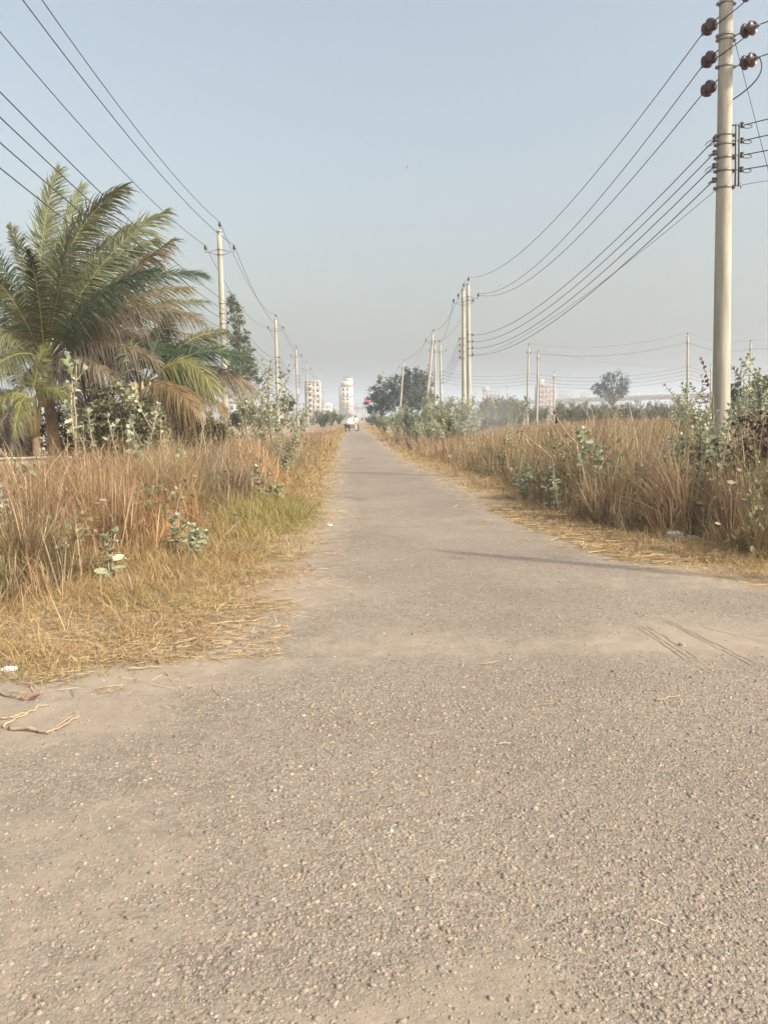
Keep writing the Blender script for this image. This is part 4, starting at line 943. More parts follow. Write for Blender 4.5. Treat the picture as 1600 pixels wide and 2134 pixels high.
FA = [
 ('pale', c0, (62, 520), (124, 352), .8, dict(face=.85, droop=.2, leaf=1.15)),
 ('pale', c0, (120, 500), (172, 385), 1.5, dict(face=.8, droop=.15, leaf=.9)),
 ('green', c0, (105, 480), (262, 388), -.6, dict(face=.8, droop=.42, leaf=1.3)),
 ('green', c0, (120, 520), (225, 425), 2.0, dict(face=.7, droop=.3, leaf=.9)),
 ('pale', c0, (190, 520), (350, 440), .9, dict(face=.7, droop=.4, leaf=1.25)),
 ('green', c0, (185, 560), (330, 500), 1.6, dict(face=.7, droop=.6, leaf=1.3)),
 ('semi', c0, (215, 610), (362, 500), -1.0, dict(face=.6, droop=.8, leaf=1.25)),
 ('dark', c0, (270, 540), (428, 572), 1.8, dict(face=.45, droop=.45, leaf=1.05)),
 ('green', c0, (240, 620), (430, 628), 2.2, dict(face=.45, droop=.55, leaf=.95)),
 ('brown', c0, (235, 580), (425, 672), -1.2, dict(face=.45, droop=.85, leaf=1.05)),
 ('brown', c0, (270, 650), (448, 712), .4, dict(face=.4, droop=.95, leaf=1.05)),
 ('brown', c0, (210, 660), (352, 770), -1.6, dict(face=.4, droop=1.0, leaf=1.05)),
 ('brown', c0, (250, 690), (400, 730), .2, dict(face=.4, droop=.9, leaf=1.0)),
 ('brown', c0, (170, 700), (275, 830), -2.0, dict(face=.4, droop=.9, leaf=.95)),
 ('semi', c0, (200, 640), (420, 655), 2.8, dict(face=.5, droop=.7, leaf=1.0)),
 ('green', c0, (70, 560), (20, 470), 1.2, dict(face=.75, droop=.3, leaf=.9)),
 ('dark', c0, (40, 560), (-60, 490), .4, dict(face=.7, droop=.35, leaf=.95)),
 ('dark', c0, (20, 610), (-90, 600), -.8, dict(face=.6, droop=.5, leaf=.95)),
 ('green', c0, (30, 650), (-80, 700), -1.5, dict(face=.6, droop=.55, leaf=.95)),
 ('brown', c0, (20, 640), (-50, 760), 1.2, dict(face=.5, droop=.8, leaf=1.0)),
 ('green', c0, (50, 700), (-40, 790), -2.2, dict(face=.5, droop=.6, leaf=.9)),
 ('green', c0, (130, 560), (150, 470), -2.6, dict(face=.5, droop=.4, leaf=.95)),
 ('green', c0, (85, 600), (60, 520), -2.4, dict(face=.6, droop=.35, leaf=.9)),
 ('dark', c0, (150, 600), (240, 540), 3.2, dict(face=.5, droop=.4, leaf=.95)),
 ('yellow', c0, (60, 650), (15, 640), 2.6, dict(face=.6, droop=.5, leaf=.85)),
 ('dark', c0, (200, 580), (300, 570), 3.4, dict(face=.5, droop=.5, leaf=.95)),
 ('green', c0, (140, 540), (285, 470), 1.0, dict(face=.75, droop=.35, leaf=1.05)),
 ('green', c0, (95, 540), (95, 430), 2.4, dict(face=.7, droop=.3, leaf=1.0)),
 ('dark', c0, (170, 600), (330, 560), -2.2, dict(face=.55, droop=.5, leaf=1.0)),
 ('semi', c0, (240, 600), (400, 600), .8, dict(face=.5, droop=.6, leaf=1.05)),
 ('green', c0, (40, 620), (-30, 560), -1.8, dict(face=.6, droop=.4, leaf=.95)),
 ('dark', c0, (30, 700), (-30, 680), 2.2, dict(face=.5, droop=.6, leaf=1.0)),
 ('brown', c0, (200, 700), (310, 800), 1.2, dict(face=.4, droop=1.0, leaf=1.1)),
 ('brown', c0, (160, 720), (220, 850), .6, dict(face=.4, droop=1.0, leaf=1.0)),
 ('brown', c0, (290, 640), (400, 760), 1.4, dict(face=.45, droop=1.0, leaf=1.1)),
 ('brown', c0, (130, 730), (165, 900), -1.0, dict(face=.4, droop=.9, leaf=.8)),
 ('brown', c0, (60, 740), (30, 860), 1.6, dict(face=.4, droop=.9, leaf=.9)),
]
palm(110, 26, (95, 800), 'big coconut palm with windswept fronds and dead brown ones on its right', FA, .215, 1)
b0 = (64, 838)
FB = [('yellow', b0, (30, 790), (-30, 860), -.6, dict(face=.5, droop=.7, leaf=.62, rad=.022)), ('yellow', b0, (100, 780), (150, 830), -.8, dict(face=.4, droop=.7, leaf=.55, rad=.022)), ('brown', b0, (20, 830), (-20, 930), -1.0, dict(face=.5, droop=.9, leaf=.6, rad=.02)), ('green', b0, (30, 740), (-40, 740), .6, dict(face=.6, droop=.4, leaf=.65, rad=.022)), ('brown', b0, (40, 850), (20, 950), -.8, dict(face=.5, droop=.9, leaf=.55, rad=.02)), ('yellow', b0, (80, 760), (90, 720), .6, dict(face=.6, droop=.4, leaf=.6, rad=.022)), ('green', b0, (0, 800), (-70, 830), .8, dict(face=.5, droop=.6, leaf=.65, rad=.022)), ('yellow', b0, (45, 800), (30, 905), -1.4, dict(face=.5, droop=.8, leaf=.5, rad=.02))]
palm(72, 25, (64, 860), 'young coconut palm with a thin pale trunk, left of the big palm trunk', FB, .135, 2)
d0 = (300, 800)
FC = [('yellow', d0, (395, 705), (446, 812), -.8, dict(face=.5, droop=1.05, leaf=.95)), ('dark', d0, (400, 700), (520, 748), .4, dict(face=.5, droop=.35, leaf=.85)), ('brown', d0, (440, 730), (530, 812), .8, dict(face=.45, droop=.8, leaf=.9)), ('orange', d0, (360, 780), (408, 858), -1.6, dict(face=.5, droop=1.1, leaf=.95)), ('green', d0, (380, 690), (470, 690), 1.6, dict(face=.5, droop=.5, leaf=.9)), ('orange', d0, (400, 800), (470, 850), .4, dict(face=.4, droop=1.0, leaf=.8)), ('dark', d0, (360, 720), (430, 740), 2.0, dict(face=.5, droop=.5, leaf=.9)), ('semi', d0, (430, 760), (500, 800), 1.4, dict(face=.45, droop=.8, leaf=.85)), ('green', d0, (280, 700), (230, 720), .6, dict(face=.5, droop=.6, leaf=.9)), ('dark', d0, (330, 690), (350, 660), 1.0, dict(face=.6, droop=.4, leaf=.85)), ('brown', d0, (330, 800), (340, 890), -1.4, dict(face=.4, droop=.9, leaf=.8))]
palm(300, 24.6, (300, 830), 'low coconut palm behind the shrubs whose fronds reach the nearest left pole', FC, .18, 3)

# ------------------------------------------------------------------ leafy trees and thickets
def tree(name, base, blobs, nleaf, lsize, pal, label, group=None, trunk_r=.18, seed=0, mat=M_FOLI, nclump=60, squash=.8, cat='tree', up=.0, limbs=True):
    """blobs: list of (centre, (rx,ry,rz)) relative to base. Leaf clumps spread through the volume, limbs run to them."""
    rr = np.random.default_rng(seed); root = empty(name, base, label, cat, group)
    wts = np.array([b[1][0] * b[1][1] * b[1][2] for b in blobs]) ** .8; wts /= wts.sum()
    cc = []
    for _ in range(nclump):
        b = blobs[rr.choice(len(blobs), p=wts)]; v = rr.normal(0, 1, 3); v /= np.linalg.norm(v); cc.append(np.array(b[0]) + v * np.array(b[1]) * rr.uniform(.2, 1.25) ** .6)
    cc = np.array(cc); meanr = np.mean([np.mean(b[1]) for b in blobs])
    k = rr.integers(0, nclump, nleaf); crad = meanr * rr.uniform(.12, .30, nclump)
    P = cc[k] + rr.normal(0, 1, (nleaf, 3)) * crad[k][:, None] * np.array([1, 1, squash]) * .6
    P[:, 2] = np.maximum(P[:, 2], .05)
    D = rr.normal(0, 1, (nleaf, 3)) + np.array([0, 0, up]); Nn = rr.normal(0, 1, (nleaf, 3)) + np.array([0, 0, .8])
    tone = np.exp(rr.normal(0, .2, nclump)); C = pal[rr.integers(0, len(pal), nleaf)] * tone[k][:, None] * np.exp(rr.normal(0, .12, (nleaf, 1)))
    V, Fq, Cc = leaf_mesh(P, D, Nn, lsize * rr.uniform(.6, 1.4, nleaf), np.clip(C, .01, .7), DT, DF)
    np_mesh('crown', V, Fq, mat, Cc, root)
    mb = MB(); low = cc[:, 2].min(); H = np.percentile(cc[:, 2], 75); mx = cc.mean(0)
    tr = [Vector((0, 0, -.1)), Vector((mx[0] * .15, mx[1] * .15, H * .35)), Vector((mx[0] * .6, mx[1] * .6, H * .7)), Vector((mx[0], mx[1], H))]
    mb.tube(tr, [trunk_r, trunk_r * .8, trunk_r * .5, trunk_r * .2], 8)
    if limbs:
        for c in cc[::2]:
            f = min(.85, max(.15, (c[2] / H) * .55)); st = tr[0].lerp(tr[3], f); e = Vector(c); md = st.lerp(e, .5) + Vector((0, 0, .06 * H)) * .5
            mb.tube([st, md, e], [trunk_r * .35, trunk_r * .22, trunk_r * .08], 5)
    mb.build('trunk', M_BARK, root, True); return root
TG = np.array([(.07, .09, .045), (.085, .105, .05), (.055, .08, .04), (.105, .115, .055)])
TB = np.array([(.07, .09, .065), (.09, .11, .075), (.055, .075, .06), (.12, .13, .08)])
def blob3(px, py, rx, ry, Y, base, dy=0, ryd=None):
    p = at(px, py, Y + dy); k = Y / F; return ((p.x - base.x, p.y - base.y, p.z), (rx * k, (ryd or rx) * k, ry * k))
b = foot(503, 66)
tree('slender_tree', b, [blob3(490, 640, 12, 28, 66, b), blob3(497, 690, 20, 34, 66, b), blob3(507, 740, 27, 30, 66, b), blob3(513, 780, 30, 22, 66, b), blob3(490, 765, 14, 30, 66, b)], 5600, .20, np.array([(.15, .18, .11), (.17, .195, .125), (.125, .155, .095)]), 'tall slender tree with a pointed crown right behind the nearest left pole', None, .16, 5, nclump=120, up=-.5)
b = foot(845, 150)
tree('broad_tree', b, [blob3(858, 785, 26, 24, 150, b), blob3(880, 800, 22, 26, 150, b), blob3(835, 810, 36, 26, 150, b, 2), blob3(860, 830, 44, 26, 150, b, -1)], 9000, .40, TB, 'broad dark tree right of the road behind the leaning poles', None, .4, 6, nclump=130)
b = foot(795, 156)
tree('broad_tree', b, [blob3(802, 808, 24, 24, 156, b), blob3(785, 830, 22, 22, 156, b), blob3(812, 840, 26, 18, 156, b), blob3(775, 848, 14, 14, 156, b)], 5200, .38, TB, 'looser dark tree joined to the left of the broad dark tree', None, .3, 7, nclump=90)
b = foot(1275, 200)
tree('round_tree', b, [blob3(1275, 795, 28, 18, 200, b), blob3(1256, 808, 22, 14, 200, b), blob3(1296, 812, 20, 16, 200, b), blob3(1278, 818, 36, 10, 200, b)], 3600, .42, TB, 'round crowned tree standing alone in front of the viaduct', None, .35, 8, nclump=80)
b = foot(1532, 70)
tree('small_tree', b, [blob3(1533, 815, 14, 16, 70, b), blob3(1528, 835, 16, 16, 70, b)], 3000, .2, TG, 'small rounded green tree just right of the big pole', None, .1, 9, nclump=40)
b = foot(1598, 45)
tree('small_tree', b, [blob3(1598, 806, 26, 18, 45, b), blob3(1580, 822, 18, 12, 45, b)], 3500, .16, np.array([(.13, .13, .085), (.16, .15, .09), (.10, .105, .07)]), 'greyish small tree at the right picture edge', None, .1, 10, nclump=50)
b = foot(600, 110)
tree('small_tree', b, [blob3(600, 838, 14, 14, 110, b), blob3(592, 850, 18, 14, 110, b)], 1800, .3, TG, 'small hazy green tree behind the left thicket', None, .15, 11, nclump=30)
b = foot(502, 60)
tree('small_tree', b, [blob3(1172 - 670, 866, 24, 16, 60, b), blob3(480, 872, 26, 16, 60, b)], 1800, .2, TG, 'low green tree at the foot of the slender tree', None, .1, 12, nclump=30)
OL2 = np.array([(.20, .19, .11), (.25, .225, .14), (.16, .155, .085), (.13, .13, .07)])
OL = np.array([(.14, .14, .07), (.11, .115, .055), (.18, .17, .095), (.09, .095, .05)])
for i, (px, Y, top, rx, lab, pal) in enumerate(((245, 28.5, 785, 60, 'dark olive thicket between the big palm trunk and the drooping yellow frond', OL), (330, 29.5, 815, 50, 'olive thicket under the drooping yellow frond', OL), (150, 29.5, 800, 60, 'dark thicket just right of the big palm trunk', OL), (20, 30, 830, 65, 'dark thicket behind the young coconut palm', OL), (300, 22.6, 812, 50, 'olive thicket hiding the foot of the low coconut palm', OL2), (222, 23.2, 792, 50, 'pale olive thicket between the two palm crowns, in front', OL2), (395, 27.5, 842, 48, 'low leafy thicket at the left of the nearest left pole', OL), (440, 34, 860, 40, 'low leafy thicket just behind the nearest left pole', TG))):
    b = foot(px, Y); k = Y / F; hz = hgt(top, Y)
    tree('thicket', b, [((0, 0, hz * .5), (rx * k, rx * k * .8, hz * .5)), ((rx * k * .4, .3, hz * .35), (rx * k * .8, rx * k * .6, hz * .35)), ((-rx * k * .5, .2, hz * .3), (rx * k * .7, rx * k * .6, hz * .3))], 6500, .115, pal, lab, 'thickets under the coconut palms', .05, 20 + i, nclump=70, cat='thicket')

# far scrub that reads as one mass
rr = np.random.default_rng(55); nn = 7000
px = rr.uniform(-200, 1800, nn); Y = rr.uniform(150, 420, nn); Y = np.where((px > 690) & (px < 790), rr.uniform(300, 420, nn), Y)
x = (px - 735) / F * Y; cl = clumpy(x, Y, .03, 5.0); keep = (rr.random(nn) < np.clip(.3 + 1.4 * cl, 0, 1)) & ~((x > -2) & (x < 4)); x, Y, cl = x[keep], Y[keep], cl[keep]; k = len(x)
z = rr.random(k) ** 1.3 * (.9 + 2.0 * np.clip(cl, 0, 1)); 
V, Fq, Cc = leaf_mesh(np.stack([x, Y, z], 1), rr.normal(0, 1, (k, 3)), rr.normal(0, 1, (k, 3)) + [0, -.6, .6], rr.uniform(.8, 2.2, k), np.array([(.10, .12, .06)]) * np.exp(rr.normal(0, .25, (k, 1))), DT, DF)
tag(np_mesh('undergrowth', V, Fq, M_FOLI, Cc), 'distant green undergrowth along the horizon', kind='stuff')

# ------------------------------------------------------------------ buildings
def part(root, name, mat, boxes):
    mb = MB()
    for lo, hi in boxes: mb.box(lo, hi)
    return mb.build(name, mat, root)
def window(root, x, z, w_, h_, y=0.0, frame=M_FRAME):
    f = MB(); t = .09
    f.box((x - w_ / 2 - t, y - .10, z - t), (x + w_ / 2 + t, y - .002, z)); f.box((x - w_ / 2 - t, y - .10, z + h_), (x + w_ / 2 + t, y - .002, z + h_ + t))
    f.box((x - w_ / 2 - t, y - .10, z), (x - w_ / 2, y - .002, z + h_)); f.box((x + w_ / 2, y - .10, z), (x + w_ / 2 + t, y - .002, z + h_))
    f.box((x - .04, y - .08, z), (x + .04, y - .002, z + h_))
    o = f.build('window', frame, root)
    p = MB().box((x - w_ / 2, y - .045, z), (x + w_ / 2, y - .004, z + h_)).build('pane', M_GLASS, o); return o
# cream tower at the end of the road
YB = 450; k = YB / F
b = foot(723, YB); tw = empty('tower_block', b, 'narrow cream tower block with brown floor bands closing the end of the road', 'building', rz=R(4))
Wd, ztop = 27.5 * k, z_at(806.5, YB)
part(tw, 'wall', M_CREAM, [((-Wd / 2, 0, 3.0), (Wd / 2, 11, ztop))])
part(tw, 'ground_floor', M_PALE, [((-Wd / 2 + .6, .5, -.2), (Wd / 2 - .3, 11, 2.99))])
part(tw, 'roof_storey', M_CREAM, [((-Wd / 2 + 1.1, .4, ztop + .3), (Wd / 2 - .2, 9, z_at(795, YB)))])
part(tw, 'stair_head', M_CREAM, [((-Wd / 2 + 2.6, .8, z_at(795, YB) + .002), (Wd / 2 - .2, 6, z_at(788, YB)))])
part(tw, 'stair_roof', M_REDBAND, [((-Wd / 2 + 2.4, .6, z_at(788, YB) + .002), (Wd / 2, 6.2, z_at(786.6, YB)))])
for py in (806.5, 825.5, 845):
    z = z_at(py, YB); part(tw, 'floor_band', M_REDBAND, [((-Wd / 2 - .25, -.25, z - .2 + .2 * (py < 810)), (Wd / 2 + .25, -.003, z + .22)), ])
for i in range(6):
    z = z_at(814.5 + i * 9.65, YB); window(tw, -1.85, z, 1.15, 1.55); window(tw, .55, z, .85, 1.55)
part(tw, 'awning', M_FRAME, [((-.6, -2.2, 3.1), (Wd / 2 + .6, -.26, 3.5))])
part(tw, 'porch_post', M_PALE, [((-.5, -2.1, 0), (-.2, -1.8, 3.09))]); part(tw, 'porch_post', M_PALE, [((Wd / 2 + .2, -2.1, 0), (Wd / 2 + .5, -1.8, 3.09))])
# balconied flats, left
def flats(px0, px1, top, Y, name, label, mat, nf, ncol, rz=0, group=None):
    k = Y / F; w_ = (px1 - px0) * k; b = foot((px0 + px1) / 2, Y); H = z_at(top, Y); r = empty(name, b, label, 'building', group, rz)
    part(r, 'wall', mat, [((-w_ / 2, 0, -.2), (w_ / 2, w_ * .9, H))]); part(r, 'parapet', mat, [((-w_ / 2 - .15, -.15, H + .002), (w_ / 2 + .15, 0.1, H + .7))])
    fh = H / nf
    for f in range(nf):
        z = f * fh
        if f: part(r, 'balcony', mat, [((-w_ * .48, -1.1, z), (w_ * .02, -.003, z + .18)), ((-w_ * .48, -1.1, z + .182), (w_ * .02, -1.0, z + .95))])
        for c in range(ncol): window(r, -w_ / 2 + w_ * (c + .5) / ncol, z + fh * .35, w_ / ncol * .42, fh * .42)
    return r
flats(636, 667, 797, 320, 'apartment_building', 'pale flats with balconies behind the left row of poles', M_PALE, 7, 4, R(-6))
flats(664, 690, 842, 420, 'low_building', 'low pale building just right of the balconied flats', M_WHITE, 3, 5, R(-4))
flats(690, 706, 852, 520, 'low_building', 'smallest pale building between the low one and the white tower', M_PALE, 2, 4)
flats(478, 530, 838, 170, 'white_house', 'white house half hidden by shrubs behind the nearest left pole', M_WHITE, 2, 4, R(8))
flats(548, 590, 845, 260, 'white_house', 'hazy pale house behind the left thicket', M_PALE, 3, 4, R(5))
# unfinished concrete frames, right
def unfinished(px0, px1, top, Y, label, nf, nc, bricks, group='unfinished concrete buildings on the horizon', seed=0, tower=None):
    rr = random.Random(seed); k = Y / F; w_ = (px1 - px0) * k; dpt = w_ * .7; b = foot((px0 + px1) / 2, Y); H = z_at(top, Y); r = empty('unfinished_building', b, label, 'building', group, R(rr.uniform(-12, 12))); fh = H / nf
    for f in range(1, nf + 1): part(r, 'slab', M_CONCF, [((-w_ / 2 - .3, -.3, f * fh - .35), (w_ / 2 + .3, dpt + .3, f * fh))])
    for c in range(nc + 1):
        for yy in (0, dpt):
            x = -w_ / 2 + w_ * c / nc
            for f in range(nf): part(r, 'column', M_CONCF, [((x - .35, yy - .28 if yy else 0, f * fh + (.002 if f else -.2)), (x + .35, yy + .28, (f + 1) * fh - .352))])
            part(r, 'column_stub', M_CONCF, [((x - .2, yy + .02, nf * fh + .002), (x + .2, yy + .4, nf * fh + rr.uniform(.8, 2.2)))])
    for f in range(nf):
        for c in range(nc):
            if rr.random() < bricks:
                x0, x1 = -w_ / 2 + w_ * c / nc + .36, -w_ / 2 + w_ * (c + 1) / nc - .36; z0, z1 = f * fh + .004, (f + 1) * fh - .354; xm = (x1 - x0)
                part(r, 'brick_wall', M_BRICK, [((x0, .05, z0), (x0 + xm * .3, .3, z1)), ((x1 - xm * .3, .05, z0), (x1, .3, z1)), ((x0 + xm * .3, .05, z0), (x1 - xm * .3, .3, z0 + fh * .3))])
    if tower: part(r, 'stair_tower', M_CONCF, [((-w_ / 2 - .6, .5, nf * fh + .004), (-w_ / 2 + w_ * tower, dpt * .6, nf * fh + 4.5))])
    return r
unfinished(1006, 1040, 818, 720, 'grey unfinished frame with two blocks left of the field poles', 7, 4, .25, seed=1, tower=.35)
unfinished(1123, 1156, 809, 470, 'reddish brick unfinished block right behind the pair of field poles', 6, 4, .8, seed=2, tower=.3)
unfinished(1166, 1194, 819, 800, 'pale unfinished frame above the viaduct right of the brick block', 5, 4, .4, seed=3)
unfinished(1211, 1226, 823, 850, 'smallest unfinished frame above the viaduct left of the round tree', 4, 2, .3, seed=4)
unfinished(1066, 1098, 842, 520, 'low brownish unfinished building left of the nearest field pole', 3, 5, .7, seed=5)
# elevated viaduct
A_, B_ = Vector((103, 678, 0)), Vector((199, 426, 0)); dV = (B_ - A_).normalized(); st = A_ - dV * 560; en = A_ + dV * 420; L = (en - st).length
va = empty('viaduct', st, 'long pale elevated railway viaduct on piers across the horizon', 'viaduct'); va.rotation_euler = (0, 0, math.atan2(dV.y, dV.x))
zt = 12.6
mb = MB(); prof = [(-4.6, zt - .5), (-4.6, zt - .8), (-2.2, zt - 2.3), (2.2, zt - 2.3), (4.6, zt - .8), (4.6, zt - .5)]
V = [(0, y, z) for y, z in prof] + [(L, y, z) for y, z in prof]; n = 6
mb.add(V, [(i, (i + 1) % n, n + (i + 1) % n, n + i) for i in range(n)] + [(0, 1, 4, 5), (1, 2, 3, 4), (6, 11, 10, 7), (7, 10, 9, 8)]); mb.build('deck', M_VIAD, va)
for sy in (-1, 1): part(va, 'parapet', M_VIAD, [((0, sy * 4.55 - .12, zt - .498), (L, sy * 4.55 + .12, zt + .7))])
for i in range(int(L / 32) + 1):
    x = i * 32 + 4
    p = MB(); p.tube([(x, 0, -.2), (x, 0, zt - 4.2)], 1.0, 14); p.add([(x - 1, -1, zt - 4.2), (x + 1, -1, zt - 4.2), (x + 1, 1, zt - 4.2), (x - 1, 1, zt - 4.2), (x - 1.1, -2.8, zt - 2.31), (x + 1.1, -2.8, zt - 2.31), (x + 1.1, 2.8, zt - 2.31), (x - 1.1, 2.8, zt - 2.31)], [(3, 2, 1, 0), (4, 5, 6, 7), (0, 1, 5, 4), (1, 2, 6, 5), (2, 3, 7, 6), (3, 0, 4, 7)]); p.build('pier', M_VIAD, va)
# pink board
YP = 235; k = YP / F; b = foot(766, YP); bd = empty('billboard', b, 'pink board half hidden by the dark tree at the road end', 'billboard')
zz0, zz1 = z_at(842, YP), z_at(829, YP); part(bd, 'board', M_PINK, [((-6.5 * k, -.08, zz0), (6.5 * k, .08, zz1))])
for sx in (-4.5, 4.5): part(bd, 'leg', M_FRAME, [((sx * k - .1, .082, -.2), (sx * k + .1, .3, zz1 - .2))])

# low walls
def wall(px0, px1, Y0, Y1, h, label, cop=True):
    a, c = foot(px0, Y0), foot(px1, Y1); d = c - a; r = empty('boundary_wall', a, label, 'wall', rz=math.atan2(d.y, d.x)); Lw = d.length
    part(r, 'wall', M_CONCB, [((0, -.1, -.2), (Lw, .1, h))])
    if cop: part(r, 'coping', M_CONCB, [((-.05, -.16, h + .002), (Lw + .05, .16, h + .07))])
    for i in range(int(Lw / 2.5) + 1): part(r, 'wall_post', M_CONCB, [((i * 2.5 - .11, -.13, -.2), (i * 2.5 + .11, -.102, h - .003))])
wall(-180, 150, 23, 24.5, .40, 'low grey concrete wall behind the left grass at the palm trunks')
wall(20, 75, 31, 31, 1.0, 'broken bit of grey wall in the dark behind the coconut trunks', False)
wall(372, 448, 35, 37, .95, 'low grey wall left of the nearest left pole')

# ------------------------------------------------------------------ person with the cart
def skin_obj(name, pts, edges, mat, parent=None, sub=2, rootv=0):
    me = bpy.data.meshes.new(name); me.from_pydata([p[:3] for p in pts], edges, []); o = bpy.data.objects.new(name, me); COL.objects.link(o)
    bm = bmesh.new(); bm.from_mesh(me); lay = bm.verts.layers.skin.verify(); bm.verts.ensure_lookup_table()
    for v, p in zip(bm.verts, pts): rd = p[3]; v[lay].radius = (rd, rd if len(p) < 5 else p[4]); v[lay].use_root = (v.index == rootv)
    bm.to_mesh(me); bm.free()
    s = o.modifiers.new('skin', 'SKIN'); s.use_smooth_shade = True; ss = o.modifiers.new('sub', 'SUBSURF'); ss.levels = sub; ss.render_levels = sub
    me.materials.append(mat)
    if parent: o.parent = parent
    return o
PY = 84.0; pf = foot(741.5, PY)
body_pts = [(0, 0, .93, .14, .11), (0, .03, 1.12, .13, .10), (0, .08, 1.36, .16, .11), (0, .11, 1.47, .065), (0, .14, 1.56, .06), (0, .16, 1.64, .09, .10), (0, .16, 1.70, .075),
 (-.17, .08, 1.40, .065), (-.25, .16, 1.17, .045), (-.23, .40, 1.02, .038), (.17, .08, 1.40, .065), (.26, .12, 1.16, .045), (.25, .36, .99, .038),
 (-.09, .0, .86, .085), (-.11, -.06, .50, .06), (-.11, -.24, .14, .04), (-.11, -.16, .05, .038), (.09, .02, .86, .085), (.11, .18, .50, .06), (.11, .14, .12, .04), (.11, .26, .05, .038)]
body_e = [(0, 1), (1, 2), (2, 3), (3, 4), (4, 5), (5, 6), (2, 7), (7, 8), (8, 9), (2, 10), (10, 11), (11, 12), (0, 13), (13, 14), (14, 15), (15, 16), (0, 17), (17, 18), (18, 19), (19, 20)]
for sx, wi in ((-1, 9), (1, 12)):       # hands: five fingers closed on the push bar
    wx, wy, wz = body_pts[wi][:3]; pk = len(body_pts); body_pts.append((wx, wy + .07, wz - .01, .032, .02)); body_e.append((wi, pk))
    for j in range(4): q = len(body_pts); ox = (j - 1.5) * .022; body_pts += [(wx + ox, wy + .13, wz + .0, .009), (wx + ox, wy + .15 - .004 * abs(j - 1.5), wz - .04, .008), (wx + ox, wy + .115, wz - .06, .007)]; body_e += [(pk, q), (q, q + 1), (q + 1, q + 2)]
    q = len(body_pts); body_pts += [(wx - sx * .045, wy + .085, wz - .02, .010), (wx - sx * .04, wy + .12, wz - .045, .008)]; body_e += [(pk, q), (q, q + 1)]
# nose and ears
q = len(body_pts); body_pts += [(0, .265, 1.625, .014), (-.10, .16, 1.63, .018, .012), (.10, .16, 1.63, .018, .012)]; body_e += [(5, q), (5, q + 1), (5, q + 2)]
man = skin_obj('person', body_pts, body_e, M_SKIN); man.location = pf; man.rotation_euler.z = R(18)
tag(man, 'person in cream shirt and beige trousers pushing the cart up the road', 'person')
skin_obj('shirt', [(0, .0, .84, .175, .145), (0, .03, 1.12, .155, .125), (0, .08, 1.36, .18, .13), (0, .105, 1.45, .085), (-.18, .08, 1.40, .085), (-.255, .15, 1.18, .066), (-.235, .34, 1.05, .056), (.18, .08, 1.40, .085), (.265, .12, 1.17, .066), (.252, .30, 1.03, .056)], [(0, 1), (1, 2), (2, 3), (2, 4), (4, 5), (5, 6), (2, 7), (7, 8), (8, 9)], M_SHIRT, man)
skin_obj('trousers', [(0, 0, .95, .155, .125), (-.09, 0, .84, .11), (-.11, -.06, .50, .085), (-.11, -.20, .22, .068), (.09, .02, .84, .11), (.11, .18, .50, .085), (.11, .14, .2, .068)], [(0, 1), (1, 2), (2, 3), (0, 4), (4, 5), (5, 6)], M_TROUS, man)
skin_obj('hair', [(0, .125, 1.66, .092, .09), (0, .14, 1.735, .082), (0, .185, 1.745, .06)], [(0, 1), (1, 2)], M_HAIR, man)
ey = MB()
for sx in (-1, 1): ey.lathe([(0, -.012), (.008, -.009), (.012, 0), (.008, .009), (0, .012)], 8, Matrix.Translation((sx * .036, .252, 1.655)))
ey.box((-.025, .25, 1.578), (.025, .256, 1.586)); ey.build('face_features', M_HAIR, man)
cl_ = foot(731.5, PY + 1.9); ct = empty('handcart', cl_, 'flat three wheeled cart carrying white sacks, pushed along the road', 'cart', rz=R(10))
part(ct, 'bed', M_CARTW, [((-.62, -.85, .62), (.62, .95, .68)), ((-.66, -.87, .66), (-.62, .97, .80)), ((.62, -.87, .66), (.66, .97, .80))])
part(ct, 'chassis', M_IRON, [((-.5, -.7, .5), (-.45, .9, .619)), ((.45, -.7, .5), (.5, .9, .619)), ((-.6, -.45, .40), (.6, -.40, .499))])
mb = MB(); mb.tube([(-.4, -.85, .66), (-.4, -1.35, .98), (.4, -1.35, .98), (.4, -.85, .66)], .02, 6); mb.build('push_bar', M_IRON, ct)
def wheel(x, y):
    r = .42; t = MB(); th = np.linspace(0, 2 * np.pi, 25); t.tube([(x, y + r * math.cos(a), r + .005 + r * math.sin(a) * .94) for a in th], .028, 6, cap=False); o = t.build('wheel', M_RUBBER, ct)
    s_ = MB()
    for a in np.linspace(0, np.pi, 9)[:-1]: s_.tube([(x, y - r * .95 * math.cos(a), r - r * .9 * math.sin(a)), (x, y + r * .95 * math.cos(a), r + r * .9 * math.sin(a))], .006, 4)
    s_.build('spokes', M_IRON, o)
wheel(-.68, -.42); wheel(.68, -.42); wheel(0, 1.25)
mb = MB(); mb.tube([(-.05, .9, .64), (-.05, 1.25, .45)], .02, 6); mb.tube([(.05, .9, .64), (.05, 1.25, .45)], .02, 6); mb.tube([(0, 1.2, .45), (0, 1.15, 1.0)], .02, 6); mb.tube([(-.3, 1.1, 1.02), (.3, 1.1, 1.02)], .015, 6); mb.build('fork', M_IRON, ct)
